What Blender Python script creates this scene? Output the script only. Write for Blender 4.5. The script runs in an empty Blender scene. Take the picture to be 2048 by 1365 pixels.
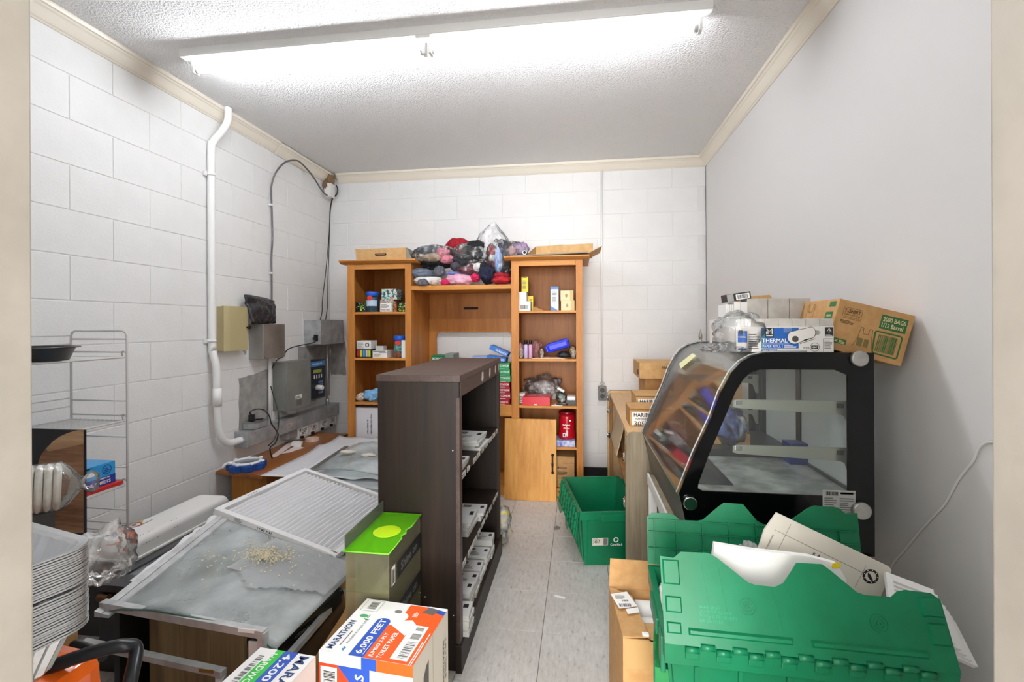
import bpy, bmesh, math, random
from mathutils import Vector, Matrix, noise

R = math.radians
scene = bpy.context.scene
col = scene.collection
random.seed(7)

# ---------------------------------------------------------------- camera, world, lights, exposure
cam_d = bpy.data.cameras.new('camera')
cam = bpy.data.objects.new('camera', cam_d)
col.objects.link(cam)
cam.location = (0, 0, 1.304)
cam.rotation_euler = (Matrix.Rotation(R(7.87), 3, 'Z') @ Matrix.Rotation(R(90), 3, 'X') @ Matrix.Rotation(-0.0045, 3, 'Z')).to_euler()
cam_d.sensor_width = 36.0
cam_d.lens = 16.91
cam_d.shift_x = 0.0
cam_d.shift_y = -0.0164
cam_d.clip_start = 0.02
scene.camera = cam

world = bpy.data.worlds.new('world')
scene.world = world
world.use_nodes = True
world.node_tree.nodes['Background'].inputs[0].default_value = (1.0, 0.99, 0.98, 1)
world.node_tree.nodes['Background'].inputs[1].default_value = 0.55

TUBE_POWER = 62.0
def area(name, loc, rot, size, size_y, watts, colour):
    l = bpy.data.lights.new(name, 'AREA'); l.shape = 'RECTANGLE'; l.size = size; l.size_y = size_y
    l.energy = watts; l.color = colour
    o = bpy.data.objects.new(name, l); col.objects.link(o); o.location = loc; o.rotation_euler = rot
    return o
# ceiling lamps of the lit room the camera stands in, in front of the doorway
area('hall_light', (-0.3, -1.3, 2.55), (0, 0, 0), 1.2, 0.6, 30, (1.0, 0.98, 0.95))
# added fill light behind the camera to brighten the room, not a window
hall_fill = area('hall_fill_light', (-0.12, -3.1, 1.45), (R(90), 0, 0), 1.6, 1.8, 215, (1.0, 0.985, 0.97))

scene.view_settings.view_transform = 'Standard'
scene.view_settings.look = 'None'
scene.view_settings.exposure = 0.32
scene.view_settings.gamma = 1.0
scene.view_settings.use_curve_mapping = False

# ---------------------------------------------------------------- materials
def lin(h):
    if isinstance(h, str):
        h = h.lstrip('#'); v = [int(h[i:i+2], 16) / 255 for i in (0, 2, 4)]
    else: v = h
    return tuple(c / 12.92 if c <= .04045 else ((c + .055) / 1.055) ** 2.4 for c in v) + (1,)
_m = {}
def nodes(name):
    m = bpy.data.materials.new(name); m.use_nodes = True
    nt = m.node_tree; nt.nodes.clear()
    out = nt.nodes.new('ShaderNodeOutputMaterial')
    return m, nt, out
def link(nt, a, b): nt.links.new(a, b)
def noise_node(nt, scale, detail=4, stretch=None, rough=.55):
    tc = nt.nodes.new('ShaderNodeTexCoord')
    src = tc.outputs['Object']
    if stretch:
        mp = nt.nodes.new('ShaderNodeMapping'); mp.inputs['Scale'].default_value = stretch
        link(nt, src, mp.inputs['Vector']); src = mp.outputs['Vector']
    n = nt.nodes.new('ShaderNodeTexNoise'); n.inputs['Scale'].default_value = scale
    n.inputs['Detail'].default_value = detail; n.inputs['Roughness'].default_value = rough
    link(nt, src, n.inputs['Vector'])
    return n
def ramp(nt, src, stops):
    r = nt.nodes.new('ShaderNodeValToRGB'); e = r.color_ramp.elements
    while len(e) < len(stops): e.new(.5)
    for el, (p, c) in zip(e, stops): el.position = p; el.color = c if len(c) == 4 else lin(c)
    link(nt, src, r.inputs[0]); return r
def M(name, colr=None, rough=.5, metal=0., var=None, bump=None, coat=0., spec=.5, emit=None, stops=None, stretch=None):
    """principled material; var=(scale, dark colour, light colour) ; bump=(scale, strength, distance)"""
    if name in _m: return _m[name]
    m, nt, out = nodes(name)
    b = nt.nodes.new('ShaderNodeBsdfPrincipled'); link(nt, b.outputs[0], out.inputs[0])
    b.inputs['Roughness'].default_value = rough; b.inputs['Metallic'].default_value = metal
    b.inputs['Coat Weight'].default_value = coat; b.inputs['Specular IOR Level'].default_value = spec
    if colr: b.inputs['Base Color'].default_value = lin(colr)
    if var:
        n = noise_node(nt, var[0], 5, stretch)
        r = ramp(nt, n.outputs[0], [(.36, lin(var[1])), (.64, lin(var[2]))])
        link(nt, r.outputs[0], b.inputs['Base Color'])
    if stops:
        n = noise_node(nt, stops[0], 5, stretch)
        r = ramp(nt, n.outputs[0], [(p, lin(c)) for p, c in stops[1]])
        link(nt, r.outputs[0], b.inputs['Base Color'])
    if bump:
        n = noise_node(nt, bump[0], 3, stretch if len(bump) > 3 else None)
        bp = nt.nodes.new('ShaderNodeBump'); bp.inputs['Strength'].default_value = bump[1]
        bp.inputs['Distance'].default_value = bump[2]
        link(nt, n.outputs[0], bp.inputs['Height']); link(nt, bp.outputs[0], b.inputs['Normal'])
    if emit:
        b.inputs['Emission Color'].default_value = lin(emit[0]); b.inputs['Emission Strength'].default_value = emit[1]
    _m[name] = m
    return m
def wood(name, dark, mid, light, stretch=(1, 1, .08), scale=14, rough=.45, bumpd=.0006, coat=0.):
    if name in _m: return _m[name]
    m, nt, out = nodes(name)
    b = nt.nodes.new('ShaderNodeBsdfPrincipled'); link(nt, b.outputs[0], out.inputs[0])
    b.inputs['Roughness'].default_value = rough; b.inputs['Coat Weight'].default_value = coat; b.inputs['Specular IOR Level'].default_value = .35
    n1 = noise_node(nt, scale, 6, stretch, .6)
    n2 = noise_node(nt, scale * 6, 3, stretch, .6)
    mx = nt.nodes.new('ShaderNodeMath'); mx.operation = 'MULTIPLY_ADD'
    link(nt, n2.outputs[0], mx.inputs[0]); mx.inputs[1].default_value = .35
    ml = nt.nodes.new('ShaderNodeMath'); ml.operation = 'MULTIPLY'; link(nt, n1.outputs[0], ml.inputs[0]); ml.inputs[1].default_value = .65
    link(nt, ml.outputs[0], mx.inputs[2])
    r = ramp(nt, mx.outputs[0], [(.34, lin(dark)), (.5, lin(mid)), (.66, lin(light))])
    link(nt, r.outputs[0], b.inputs['Base Color'])
    bp = nt.nodes.new('ShaderNodeBump'); bp.inputs['Strength'].default_value = .4; bp.inputs['Distance'].default_value = bumpd
    link(nt, mx.outputs[0], bp.inputs['Height']); link(nt, bp.outputs[0], b.inputs['Normal'])
    _m[name] = m
    return m
def clear(name, tint='ffffff', dust=.04, dust_glint_col='f2f2f0', rough=.04, wr=None, refl=1., dust_glint_noise=None):
    """thin clear sheet: see-through, mirror by fresnel, a little haze"""
    if name in _m: return _m[name]
    m, nt, out = nodes(name)
    tr = nt.nodes.new('ShaderNodeBsdfTransparent'); tr.inputs[0].default_value = lin(tint)
    gl = nt.nodes.new('ShaderNodeBsdfGlossy'); gl.inputs['Roughness'].default_value = rough
    fr = nt.nodes.new('ShaderNodeFresnel'); fr.inputs[0].default_value = 1.45
    mu = nt.nodes.new('ShaderNodeMath'); mu.operation = 'MULTIPLY'; mu.inputs[1].default_value = refl
    mu.use_clamp = True
    link(nt, fr.outputs[0], mu.inputs[0])
    a = nt.nodes.new('ShaderNodeMixShader'); link(nt, mu.outputs[0], a.inputs[0]); link(nt, tr.outputs[0], a.inputs[1]); link(nt, gl.outputs[0], a.inputs[2])
    df = nt.nodes.new('ShaderNodeBsdfDiffuse'); df.inputs[0].default_value = lin(dust_glint_col)
    c = nt.nodes.new('ShaderNodeMixShader'); link(nt, a.outputs[0], c.inputs[1]); link(nt, df.outputs[0], c.inputs[2])
    c.inputs[0].default_value = dust
    if dust_glint_noise:  # uneven white: dust on panes, painted highlight streaks on films
        n = noise_node(nt, dust_glint_noise[0], 5, dust_glint_noise[3] if len(dust_glint_noise) > 3 else None)
        mr = nt.nodes.new('ShaderNodeMapRange'); mr.inputs[1].default_value, mr.inputs[2].default_value = dust_glint_noise[4] if len(dust_glint_noise) > 4 else (.35, .68)
        mr.inputs[3].default_value = dust_glint_noise[1]; mr.inputs[4].default_value = dust_glint_noise[2]
        link(nt, n.outputs[0], mr.inputs[0]); link(nt, mr.outputs[0], c.inputs[0])
    if wr:
        n = noise_node(nt, wr[0], 3)
        bp = nt.nodes.new('ShaderNodeBump'); bp.inputs['Strength'].default_value = 1; bp.inputs['Distance'].default_value = wr[1]
        link(nt, n.outputs[0], bp.inputs['Height'])
        for q in (gl, fr, df): link(nt, bp.outputs[0], q.inputs['Normal'])
    link(nt, c.outputs[0], out.inputs[0])
    _m[name] = m
    return m

white_wall = M('white_block_paint', 'ecebe9', .55, bump=(140, .55, .0022), var=(3, 'e9e8e6', 'efeeec'))
mortar = M('painted_mortar', 'e6e5e2', .7)
drywall = M('white_drywall_paint', 'e4e2e0', .6, bump=(60, .08, .001))
ceiling_m = M('popcorn_ceiling', 'f5f4f3', .85, bump=(95, 1.0, .012))
cream = M('cream_trim_paint', 'ece4d4', .4)
jamb_m = M('beige_jamb_paint', 'a09a90', .6, var=(9, '9a948a', 'a6a096'), bump=(50, .2, .002))
bare = M('bare_grey_block', '9d9b97', .8, var=(14, '8f8d89', 'aaa8a4'), bump=(120, .6, .002))
tile_m = None
white_paint = M('white_enamel', 'f2f1ee', .35)
white_pl = M('white_plastic', 'eceae6', .35)
grey_pl = M('light_grey_plastic', 'd7d6d3', .4)
dark_gap = M('dark_gap', '161616', .8)
steel = M('brushed_steel', '9b9893', .36, .6, var=(3, '88847f', 'aeaba6'))
galv = M('galvanised_steel', 'a9aaaa', .42, .35, var=(16, '9b9d9e', 'b8b9b9'))
grey_box = M('grey_enamel', '85857f', .45, .1, var=(5, '7d7d78', '8d8d87'))
black_pl = M('black_plastic', '141414', .32)
black_gl = M('black_glass_paint', '050506', .14, spec=.35)
rubber = M('black_rubber', '1b1b1c', .5)
chrome = M('chrome', 'c9c9c9', .15, 1)
alu = M('aluminium', 'c8c9c9', .42, .45, var=(20, 'b9baba', 'd4d5d5'))
paper = M('white_paper', 'f3f2ee', .7)
print_blk = M('black_print', '1c1c1c', .6)
print_gry = M('grey_print', '6f6f6d', .6)
print_wht = M('white_print', 'f8f8f6', .5)
kraft = M('kraft_card', 'c0935c', .75, var=(30, 'bb8d57', 'c79b65'), bump=(90, .15, .001))
kraft_l = M('light_kraft_card', 'c9a06a', .75, var=(30, 'c39963', 'cfa872'), bump=(90, .15, .001))
kraft_d = M('dark_kraft_edge', '8a6238', .8)
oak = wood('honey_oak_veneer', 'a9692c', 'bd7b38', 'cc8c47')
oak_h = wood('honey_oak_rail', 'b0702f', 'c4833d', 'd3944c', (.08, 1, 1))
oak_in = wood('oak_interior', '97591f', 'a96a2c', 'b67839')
pine = wood('knotty_pine', 'b87a35', 'd0944a', 'dca45a', (1, 1, .12), 9)
espresso = wood('espresso_laminate', '170f0a', '22170f', '302318', (1, 1, .05), 16, .5)
espresso_t = wood('espresso_top_laminate', '3c302c', '4a3c37', '584943', (1, .06, 1), 16, .42)
espresso_in = M('espresso_inside', '14100e', .5, spec=.3)
maple = wood('maple_ply', 'd3ab78', 'deb988', 'e6c598', (1, .1, 1), 10, .5)
grey_wood = wood('weathered_wood', '6b5f50', '93866f', 'ab9d86', (1, 1, .06), 12, .75, .0015)
brown_wood = wood('brown_board', '8a6238', 'a97b48', 'bd8f5b', (1, 1, .08), 12, .65, .001)
bench_wood = wood('bench_stain', '7a4318', '99581f', 'ac6a2b', (1, .07, 1), 18, .32, .0004, .3)
bench_side = wood('bench_side_stain', 'b06a24', 'c27c30', 'cf8c40', (1, 1, .08), 14, .4)
green = M('green_tote_plastic', '056f48', .34, var=(5, '046841', '08774f'), bump=(25, .12, .002), spec=.4)
green_b = M('bright_green_tote_plastic', '0b7d3c', .34, var=(5, '097638', '0e8542'), bump=(25, .12, .002))
glass = clear('clear_glass', 'fafcfb', .02, refl=.75)
glass_dusty = clear('dusty_glass', 'f0f5f3', .2, 'f4f7f7', .10, refl=1.0, dust_glint_noise=(3, .12, .40, (1.6, 1, 1)))
glass_edge = M('green_glass_edge', '4f6a63', .15, spec=.8)
film = clear('crinkled_clear_film', 'fdfdfd', .09, 'ffffff', .16, (34, .004), 1.2, dust_glint_noise=(16, .03, .62, (1, 1, .45), (.54, .70)))  # white streaks in the noise paint highlights on the creases
film_white = clear('milky_film', 'f8f8f8', .30, 'f4f4f4', .25, (20, .006), 1.2)
acrylic = clear('yellowed_acrylic', 'fdfcf4', .07, 'f0ecc8', .05, refl=.8)
acrylic_green = clear('neon_green_acrylic', 'e0fcb4', .34, '8cf22c', .08, refl=.8)

# ---------------------------------------------------------------- object helpers
_mat = {}
def place(o, loc=(0, 0, 0), rz=0, rot=None):
    rot = rot or (0, 0, rz)
    o.location = loc; o.rotation_euler = rot
    from mathutils import Euler
    _mat[o.name] = Matrix.LocRotScale(Vector(loc), Euler(rot), None)
def T(name, label, cat, loc, rz=0, group=None, rot=None):
    o = bpy.data.objects.new(name, None); col.objects.link(o); o.empty_display_size = .05
    place(o, loc, rz, rot)
    o['label'] = label; o['category'] = cat
    if group: o['group'] = group
    return o
def tag(o, label=None, cat=None, group=None, kind=None):
    for k, v in (('label', label), ('category', cat), ('group', group), ('kind', kind)):
        if v: o[k] = v
    return o
def rootmat(o):
    while o is not None and o.name not in _mat: o = o.parent
    return _mat[o.name] if o else Matrix.Identity(4)

class B:
    """collects faces and links them as one mesh object"""
    def __init__(s): s.bm = bmesh.new()
    def box(s, x0, x1, y0, y1, z0, z1, bev=0, mi=0):
        return s.hexa([(x0, y0, z0), (x1, y0, z0), (x1, y1, z0), (x0, y1, z0), (x0, y0, z1), (x1, y0, z1), (x1, y1, z1), (x0, y1, z1)], bev, mi)
    def hexa(s, p, bev=0, mi=0):
        v = [s.bm.verts.new(q) for q in p]
        fs = [s.bm.faces.new([v[i] for i in f]) for f in ((3, 2, 1, 0), (4, 5, 6, 7), (0, 1, 5, 4), (1, 2, 6, 5), (2, 3, 7, 6), (3, 0, 4, 7))]
        for f in fs: f.material_index = mi
        if bev:
            es = list({e for f in fs for e in f.edges})
            r = bmesh.ops.bevel(s.bm, geom=es, offset=bev, segments=2, affect='EDGES', profile=.6)
            for f in r['faces']: f.material_index = mi
        return s
    def obox(s, c, size, mat3, bev=0, mi=0):
        hx, hy, hz = [q / 2 for q in size]; c = Vector(c)
        pts = [c + mat3 @ Vector(q) for q in ((-hx, -hy, -hz), (hx, -hy, -hz), (hx, hy, -hz), (-hx, hy, -hz), (-hx, -hy, hz), (hx, -hy, hz), (hx, hy, hz), (-hx, hy, hz))]
        return s.hexa(pts, bev, mi)
    def prism(s, prof, d0, d1, fn, mi=0, bev=0):
        """prof: list of 2-D points; fn(a,b,d) -> 3-D point"""
        a = [s.bm.verts.new(fn(p[0], p[1], d0)) for p in prof]; b = [s.bm.verts.new(fn(p[0], p[1], d1)) for p in prof]
        n = len(prof); fs = [s.bm.faces.new(a[::-1]), s.bm.faces.new(b)]
        for i in range(n): fs.append(s.bm.faces.new((a[i], a[(i + 1) % n], b[(i + 1) % n], b[i])))
        for f in fs: f.material_index = mi
        if bev:
            es = list({e for f in fs[:2] for e in f.edges})
            bmesh.ops.bevel(s.bm, geom=es, offset=bev, segments=2, affect='EDGES')
        return s
    def ring(s, outer, inner, d0, d1, fn, mi=0):
        """plate with a hole; outer and inner have the same number of points"""
        n = len(outer); V = [[s.bm.verts.new(fn(p[0], p[1], d)) for p in pr] for d in (d0, d1) for pr in (outer, inner)]
        o0, i0, o1, i1 = V
        for k in range(n):
            j = (k + 1) % n
            for q in ((o0[k], i0[k], i0[j], o0[j]), (o1[k], o1[j], i1[j], i1[k]), (o0[k], o0[j], o1[j], o1[k]), (i0[k], i1[k], i1[j], i0[j])):
                s.bm.faces.new(q).material_index = mi
        return s
    def tube(s, pts, r, n=8, mi=0, cap=True, closed=False):
        pts = [Vector(p) for p in pts]; N = len(pts); rr = r if isinstance(r, (list, tuple)) else [r] * N
        rings = []; up = None
        for i, p in enumerate(pts):
            if closed: t = pts[(i + 1) % N] - pts[i - 1]
            else: t = (pts[min(i + 1, N - 1)] - pts[max(i - 1, 0)])
            t.normalize()
            if up is None:
                up = Vector((0, 0, 1)) if abs(t.z) < .9 else Vector((1, 0, 0))
            u = (up - t * up.dot(t)).normalized(); up = u; w = t.cross(u)
            rings.append([s.bm.verts.new(p + (u * math.cos(2 * math.pi * k / n) + w * math.sin(2 * math.pi * k / n)) * rr[i]) for k in range(n)])
        for i in range(N if closed else N - 1):
            a, b = rings[i], rings[(i + 1) % N]
            for k in range(n):
                f = s.bm.faces.new((a[k], a[(k + 1) % n], b[(k + 1) % n], b[k])); f.smooth = True; f.material_index = mi
        if cap and not closed:
            s.bm.faces.new(rings[0][::-1]).material_index = mi; s.bm.faces.new(rings[-1]).material_index = mi
        return s
    def lathe(s, prof, c=(0, 0, 0), n=24, mi=0, axis=None):
        c = Vector(c); A = axis if axis is not None else Matrix.Identity(3); rings = []
        for r, z in prof:
            rings.append([s.bm.verts.new(c + A @ Vector((r * math.cos(2 * math.pi * k / n), r * math.sin(2 * math.pi * k / n), z))) for k in range(n)])
        for a, b in zip(rings, rings[1:]):
            for k in range(n):
                f = s.bm.faces.new((a[k], a[(k + 1) % n], b[(k + 1) % n], b[k])); f.smooth = True; f.material_index = mi
        s.bm.faces.new(rings[0][::-1]).material_index = mi; s.bm.faces.new(rings[-1]).material_index = mi
        return s
    def poly(s, pts, mi=0):
        f = s.bm.faces.new([s.bm.verts.new(p) for p in pts]); f.material_index = mi; return s
    def grid(s, fn, nu, nv, mi=0, smooth=True):
        V = [[s.bm.verts.new(fn(i / nu, j / nv)) for j in range(nv + 1)] for i in range(nu + 1)]
        for i in range(nu):
            for j in range(nv):
                f = s.bm.faces.new((V[i][j], V[i + 1][j], V[i + 1][j + 1], V[i][j + 1])); f.smooth = smooth; f.material_index = mi
        return s
    def blob(s, c, r, seed=0, amp=.18, freq=2.2, rz=0, sub=4, mi=0, flat=None, ribs=0, rot=None, crinkle=0):
        bm2 = bmesh.new(); bmesh.ops.create_icosphere(bm2, subdivisions=sub, radius=1)
        rm = rot if rot is not None else Matrix.Rotation(rz, 3, 'Z'); c = Vector(c); mp = {}
        off = Vector((seed * 3.17, seed * 1.31, seed * 7.7))
        for v in bm2.verts:
            p = v.co.copy(); d = 1 + amp * noise.noise(p * freq + off) + amp * .5 * noise.noise(p * freq * 2.7 + off)
            if crinkle: d += crinkle * (1 - 2 * abs(noise.noise(p * 7 + off))) * .8
            if ribs: d += .03 * math.sin(ribs * math.atan2(p.y, p.x))
            q = Vector((p.x * r[0], p.y * r[1], p.z * r[2])) * d
            q = rm @ q + c
            if flat is not None and q.z < flat: q.z = flat
            mp[v.index] = s.bm.verts.new(q)
        for f in bm2.faces:
            g = s.bm.faces.new([mp[v.index] for v in f.verts]); g.smooth = True; g.material_index = mi
        bm2.free(); return s
    def build(s, name, mat, parent=None, local=False, auto=True):
        me = bpy.data.meshes.new(name)
        if parent is not None and not local:
            s.bm.transform(rootmat(parent).inverted())
        bmesh.ops.recalc_face_normals(s.bm, faces=s.bm.faces[:]) if auto else None
        s.bm.to_mesh(me); s.bm.free()
        for m in (mat if isinstance(mat, (list, tuple)) else [mat]): me.materials.append(m)
        o = bpy.data.objects.new(name, me); col.objects.link(o)
        if parent is not None: o.parent = parent
        return o
def copy_tree(o, parent=None):
    c = o.copy(); col.objects.link(c)
    if parent is not None: c.parent = parent
    else: _mat[c.name] = rootmat(o)
    for ch in list(o.children): copy_tree(ch, c)
    return c
def bez(pts, n=8):
    """smooth path through points"""
    P = [Vector(p) for p in pts]; out = []
    for i in range(len(P) - 1):
        p0, p1, p2, p3 = P[max(i - 1, 0)], P[i], P[i + 1], P[min(i + 2, len(P) - 1)]
        for k in range(n):
            t = k / n
            out.append(.5 * ((2 * p1) + (p2 - p0) * t + (2 * p0 - 5 * p1 + 4 * p2 - p3) * t * t + (3 * p1 - p0 - 3 * p2 + p3) * t ** 3))
    out.append(P[-1]); return out
_tx = {}
def text_mesh(body, bold=False):
    key = (body, bold)
    if key in _tx: return _tx[key]
    cu = bpy.data.curves.new('lettering', 'FONT'); cu.body = body; cu.resolution_u = 2; cu.size = 1
    if bold: cu.offset = .018
    o = bpy.data.objects.new('lettering', cu); col.objects.link(o)
    dg = bpy.context.evaluated_depsgraph_get(); dg.update()
    me = bpy.data.meshes.new_from_object(o.evaluated_get(dg))
    vs = [v.co.copy() for v in me.vertices]; fs = [tuple(p.vertices) for p in me.polygons]
    bpy.data.objects.remove(o); bpy.data.curves.remove(cu); bpy.data.meshes.remove(me)
    _tx[key] = (vs, fs); return _tx[key]
class Face:
    """flat print on a face: origin, unit u (reading direction), unit v (up) ; normal = u x v"""
    def __init__(s, o, u, v):
        s.o = Vector(o); s.u = Vector(u).normalized(); v = Vector(v); s.v = (v - s.u * v.dot(s.u)).normalized(); s.n = s.u.cross(s.v); s.layers = {}
    def pt(s, a, b, h): return s.o + s.u * a + s.v * b + s.n * h
    def L(s, mat, h):
        k = mat.name
        if k not in s.layers: s.layers[k] = (B(), mat)
        return s.layers[k][0]
    def rect(s, mat, a0, a1, b0, b1, h=.0006):
        s.L(mat, h).poly([s.pt(a0, b0, h), s.pt(a1, b0, h), s.pt(a1, b1, h), s.pt(a0, b1, h)]); return s
    def poly(s, mat, pts, h=.0006):
        s.L(mat, h).poly([s.pt(a, b, h) for a, b in pts]); return s
    def disc(s, mat, a, b, r, h=.0006, ry=None, n=24):
        return s.poly(mat, [(a + r * math.cos(2 * math.pi * k / n), b + (ry or r) * math.sin(2 * math.pi * k / n)) for k in range(n)], h)
    def annulus(s, mat, a, b, r0, r1, h=.0008, n=28):
        bb = s.L(mat, h)
        for k in range(n):
            t0, t1 = 2 * math.pi * k / n, 2 * math.pi * (k + 1) / n
            bb.poly([s.pt(a + r * math.cos(t), b + r * math.sin(t), h) for r, t in ((r0, t0), (r1, t0), (r1, t1), (r0, t1))])
        return s
    def line(s, mat, pts, w, h=.0009):
        for (a0, b0), (a1, b1) in zip(pts, pts[1:]):
            d = Vector((a1 - a0, b1 - b0)); l = d.length or 1; nx, ny = -d.y / l * w / 2, d.x / l * w / 2
            s.poly(mat, [(a0 - nx, b0 - ny), (a1 - nx, b1 - ny), (a1 + nx, b1 + ny), (a0 + nx, b0 + ny)], h)
        return s
    def text(s, mat, body, a, b, size=None, width=None, bold=True, h=.0011, height=None):
        vs, fs = text_mesh(body, bold)
        x0 = min(v.x for v in vs); x1 = max(v.x for v in vs); y0 = min(v.y for v in vs); y1 = max(v.y for v in vs)
        sx = (width / (x1 - x0)) if width else size; sy = (height / (y1 - y0)) if height else (size or sx)
        bm = s.L(mat, h).bm
        nv = [bm.verts.new(s.pt(a + (v.x - x0) * sx, b + (v.y - y0) * sy, h)) for v in vs]
        for f in fs:
            try: bm.faces.new([nv[i] for i in f])
            except ValueError: pass
        return s
    def barcode(s, mat, a0, a1, b0, b1, seed=1, h=.0011):
        rnd = random.Random(seed); x = a0; w = (a1 - a0) / 50
        while x < a1 - w * 3:
            d = w * rnd.choice((1, 1, 2, 3)); s.rect(mat, x, x + d, b0, b1, h); x += d + w * rnd.choice((1, 1, 2))
        return s
    def lines(s, mat, a0, a1, b0, b1, n, seed=1, h=.0009, fill=.45):
        rnd = random.Random(seed); st = (b1 - b0) / n
        for k in range(n):
            b = b1 - (k + 1) * st; s.rect(mat, a0, a0 + (a1 - a0) * rnd.uniform(.6, 1), b, b + st * fill, h)
        return s
    def build(s, parent, name='print'):
        for k, (b, m) in s.layers.items():
            b.build(name, m, parent, auto=False)
XZ = lambda y: (lambda a, b, d: (a, d, b))
def fxz(a, b, d): return (a, d, b)
def fyz(a, b, d): return (d, a, b)
def fxy(a, b, d): return (a, b, d)

# ---------------------------------------------------------------- the room
XL, XR, YB, ZC, YF = -2.24, 1.035, 4.113, 2.664, .435
def struct(o): o['kind'] = 'structure'; return o

# floor: vinyl tiles
m, nt, out = nodes('vinyl_tile')
b = nt.nodes.new('ShaderNodeBsdfPrincipled'); link(nt, b.outputs[0], out.inputs[0]); b.inputs['Roughness'].default_value = .38
n1 = noise_node(nt, 70, 5, (1, .28, 1), .7); n2 = noise_node(nt, 3, 3)
oi = nt.nodes.new('ShaderNodeObjectInfo')
r1 = ramp(nt, n1.outputs[0], [(.29, lin('83807b')), (.39, lin('c9c7c4')), (.58, lin('d7d5d3')), (.72, lin('e2e0de'))])
mix = nt.nodes.new('ShaderNodeMix'); mix.data_type = 'RGBA'; mix.blend_type = 'MULTIPLY'; mix.inputs[0].default_value = 1
r2 = ramp(nt, n2.outputs[0], [(.3, lin('e6e4e0')), (.7, lin('fdfcfa'))])
link(nt, r1.outputs[0], mix.inputs[6]); link(nt, r2.outputs[0], mix.inputs[7]); link(nt, mix.outputs[2], b.inputs['Base Color'])
tile_m = m
floor = struct(B().box(XL - .2, XR + .2, -3.2, YB + .2, -.06, -.004).build('floor', M('tile_joint', '6f6c67', .8)))
PX, PY, G = .305, .3105, .0012
bt = B(); bt.box(G, PX - G, G, PY - G, -.004, 0, .0006)
proto = bt.build('floor_tile', tile_m, floor)
tm = proto.data; first = True
x0 = -.157 - 7 * PX; y0 = 3.273 + 3 * PY
for i in range(11):
    for j in range(13):
        o = proto if first else proto.copy()
        if not first: col.objects.link(o)
        first = False
        o.location = (x0 + i * PX, y0 - (j + 1) * PY, 0)
        if (i * 7 + j * 3) % 2: o.rotation_euler = (0, 0, R(180)); o.location.x += PX; o.location.y += PY
B().box(XL, XR, -3.2, y0 - 13 * PY, -.004, 0).build('hall_floor', tile_m, floor)
B().poly([(-.162, 3.05, .0007), (-.125, 3.06, .0007), (-.118, 3.10, .0007), (-.15, 3.12, .0007)]).build('scuff_mark', M('scuff', '77746f', .7), floor)

# walls
def blocks(wall, place_fn, cols, start, length_range, rows):
    """running bond of painted concrete blocks standing 6 mm proud of the mortar"""
    bb = B(); bb.box(.0022, .4028, .0022, .1993, 0, .012, .0028)
    pr = bb.build('concrete_block', white_wall, wall); f = True
    for k in rows:
        off = start + (0 if k % 2 else .2025)
        for c in range(cols):
            o = pr if f else pr.copy()
            if not f: col.objects.link(o)
            f = False
            place_fn(o, off + c * .405, .008 + k * .2015)
wl = struct(B().box(XL - .2, XL - .003, -.2, YB + .2, -.05, ZC + .05).build('wall_left', mortar))
def pl(o, y, z):
    o.rotation_euler = (R(90), 0, R(90)); o.location = (XL - .012, y, z)
blocks(wl, pl, 7, 1.445, None, range(0, 13))
wb = struct(B().box(XL - .2, XR + .2, YB + .003, YB + .2, -.05, ZC + .05).build('wall_back', mortar))
def pb(o, x, z):
    o.rotation_euler = (R(90), 0, 0); o.location = (x, YB + .012, z)
blocks(wb, pb, 9, -.04 - .2025 - .405 * 6, None, range(0, 13))
wr = struct(B().box(XR, XR + .2, -.2, YB + .2, -.05, ZC + .05).build('wall_right', drywall))
B().box(XR - .0, XR + .06, YB - .012, YB + .02, 0, ZC).build('corner_bead', drywall, wr)
wf = B().box(XL - .2, -.60, YF - .15, YF, 0, ZC).box(.355, XR + .2, YF - .15, YF, 0, ZC).box(-.60, .355, YF - .15, YF, 2.1, ZC).build('wall_front', drywall)
struct(wf)
ce = struct(B().box(XL - .2, XR + .2, YF - .15, YB + .2, ZC, ZC + .1).build('ceiling', ceiling_m))
# door frame the camera looks through
d = struct(B().box(-.60, -.573, YF - .17, YF, 0, 2.1, .002).build('trim_1', jamb_m))
d = struct(B().box(.328, .355, YF - .17, YF, 0, 2.1, .002).build('trim_2', jamb_m))
d = struct(B().box(-.573, .328, YF - .17, YF, 2.073, 2.1, .002).build('trim_3', jamb_m))
# lit room the camera stands in
B().box(XL - .3, XL - .2, -3.3, YF, 0, ZC).box(XR + .2, XR + .3, -3.3, YF, 0, ZC).box(XL - .3, XR + .3, -3.3, YF - .15, ZC, ZC + .1).build('trim_4', drywall)['kind'] = 'structure'
# crown moulding
prof = [(0, 0), (.006, 0), (.010, .006), (.016, .010), (.022, .018), (.040, .046), (.048, .052), (.052, .058), (.060, .060), (.064, .070), (.064, .078), (0, .078)]
zc0 = ZC - .078
bl = B(); bl.prism([(XL + a, zc0 + z) for a, z in prof], YF, 3.30, lambda a, b, d: (a, d, b)); struct(bl.build('trim_5', cream))
bl = B(); bl.prism([(XL + a + .003, zc0 + z - .006) for a, z in prof], 3.306, YB - .01, lambda a, b, d: (a, d, b)); struct(bl.build('trim_6', cream))
bl = B(); bl.prism([(YB - a, zc0 + z) for a, z in prof], XL + .09, XR, lambda a, b, d: (d, a, b)); struct(bl.build('trim_7', cream))
bl = B(); bl.prism([(XR - a, zc0 + z) for a, z in prof], YF, YB, lambda a, b, d: (a, d, b)); struct(bl.build('trim_8', cream))
struct(B().box(.03, .30, YB - .012, YB, 0, .098, .002).build('baseboard_back', black_pl))
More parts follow.
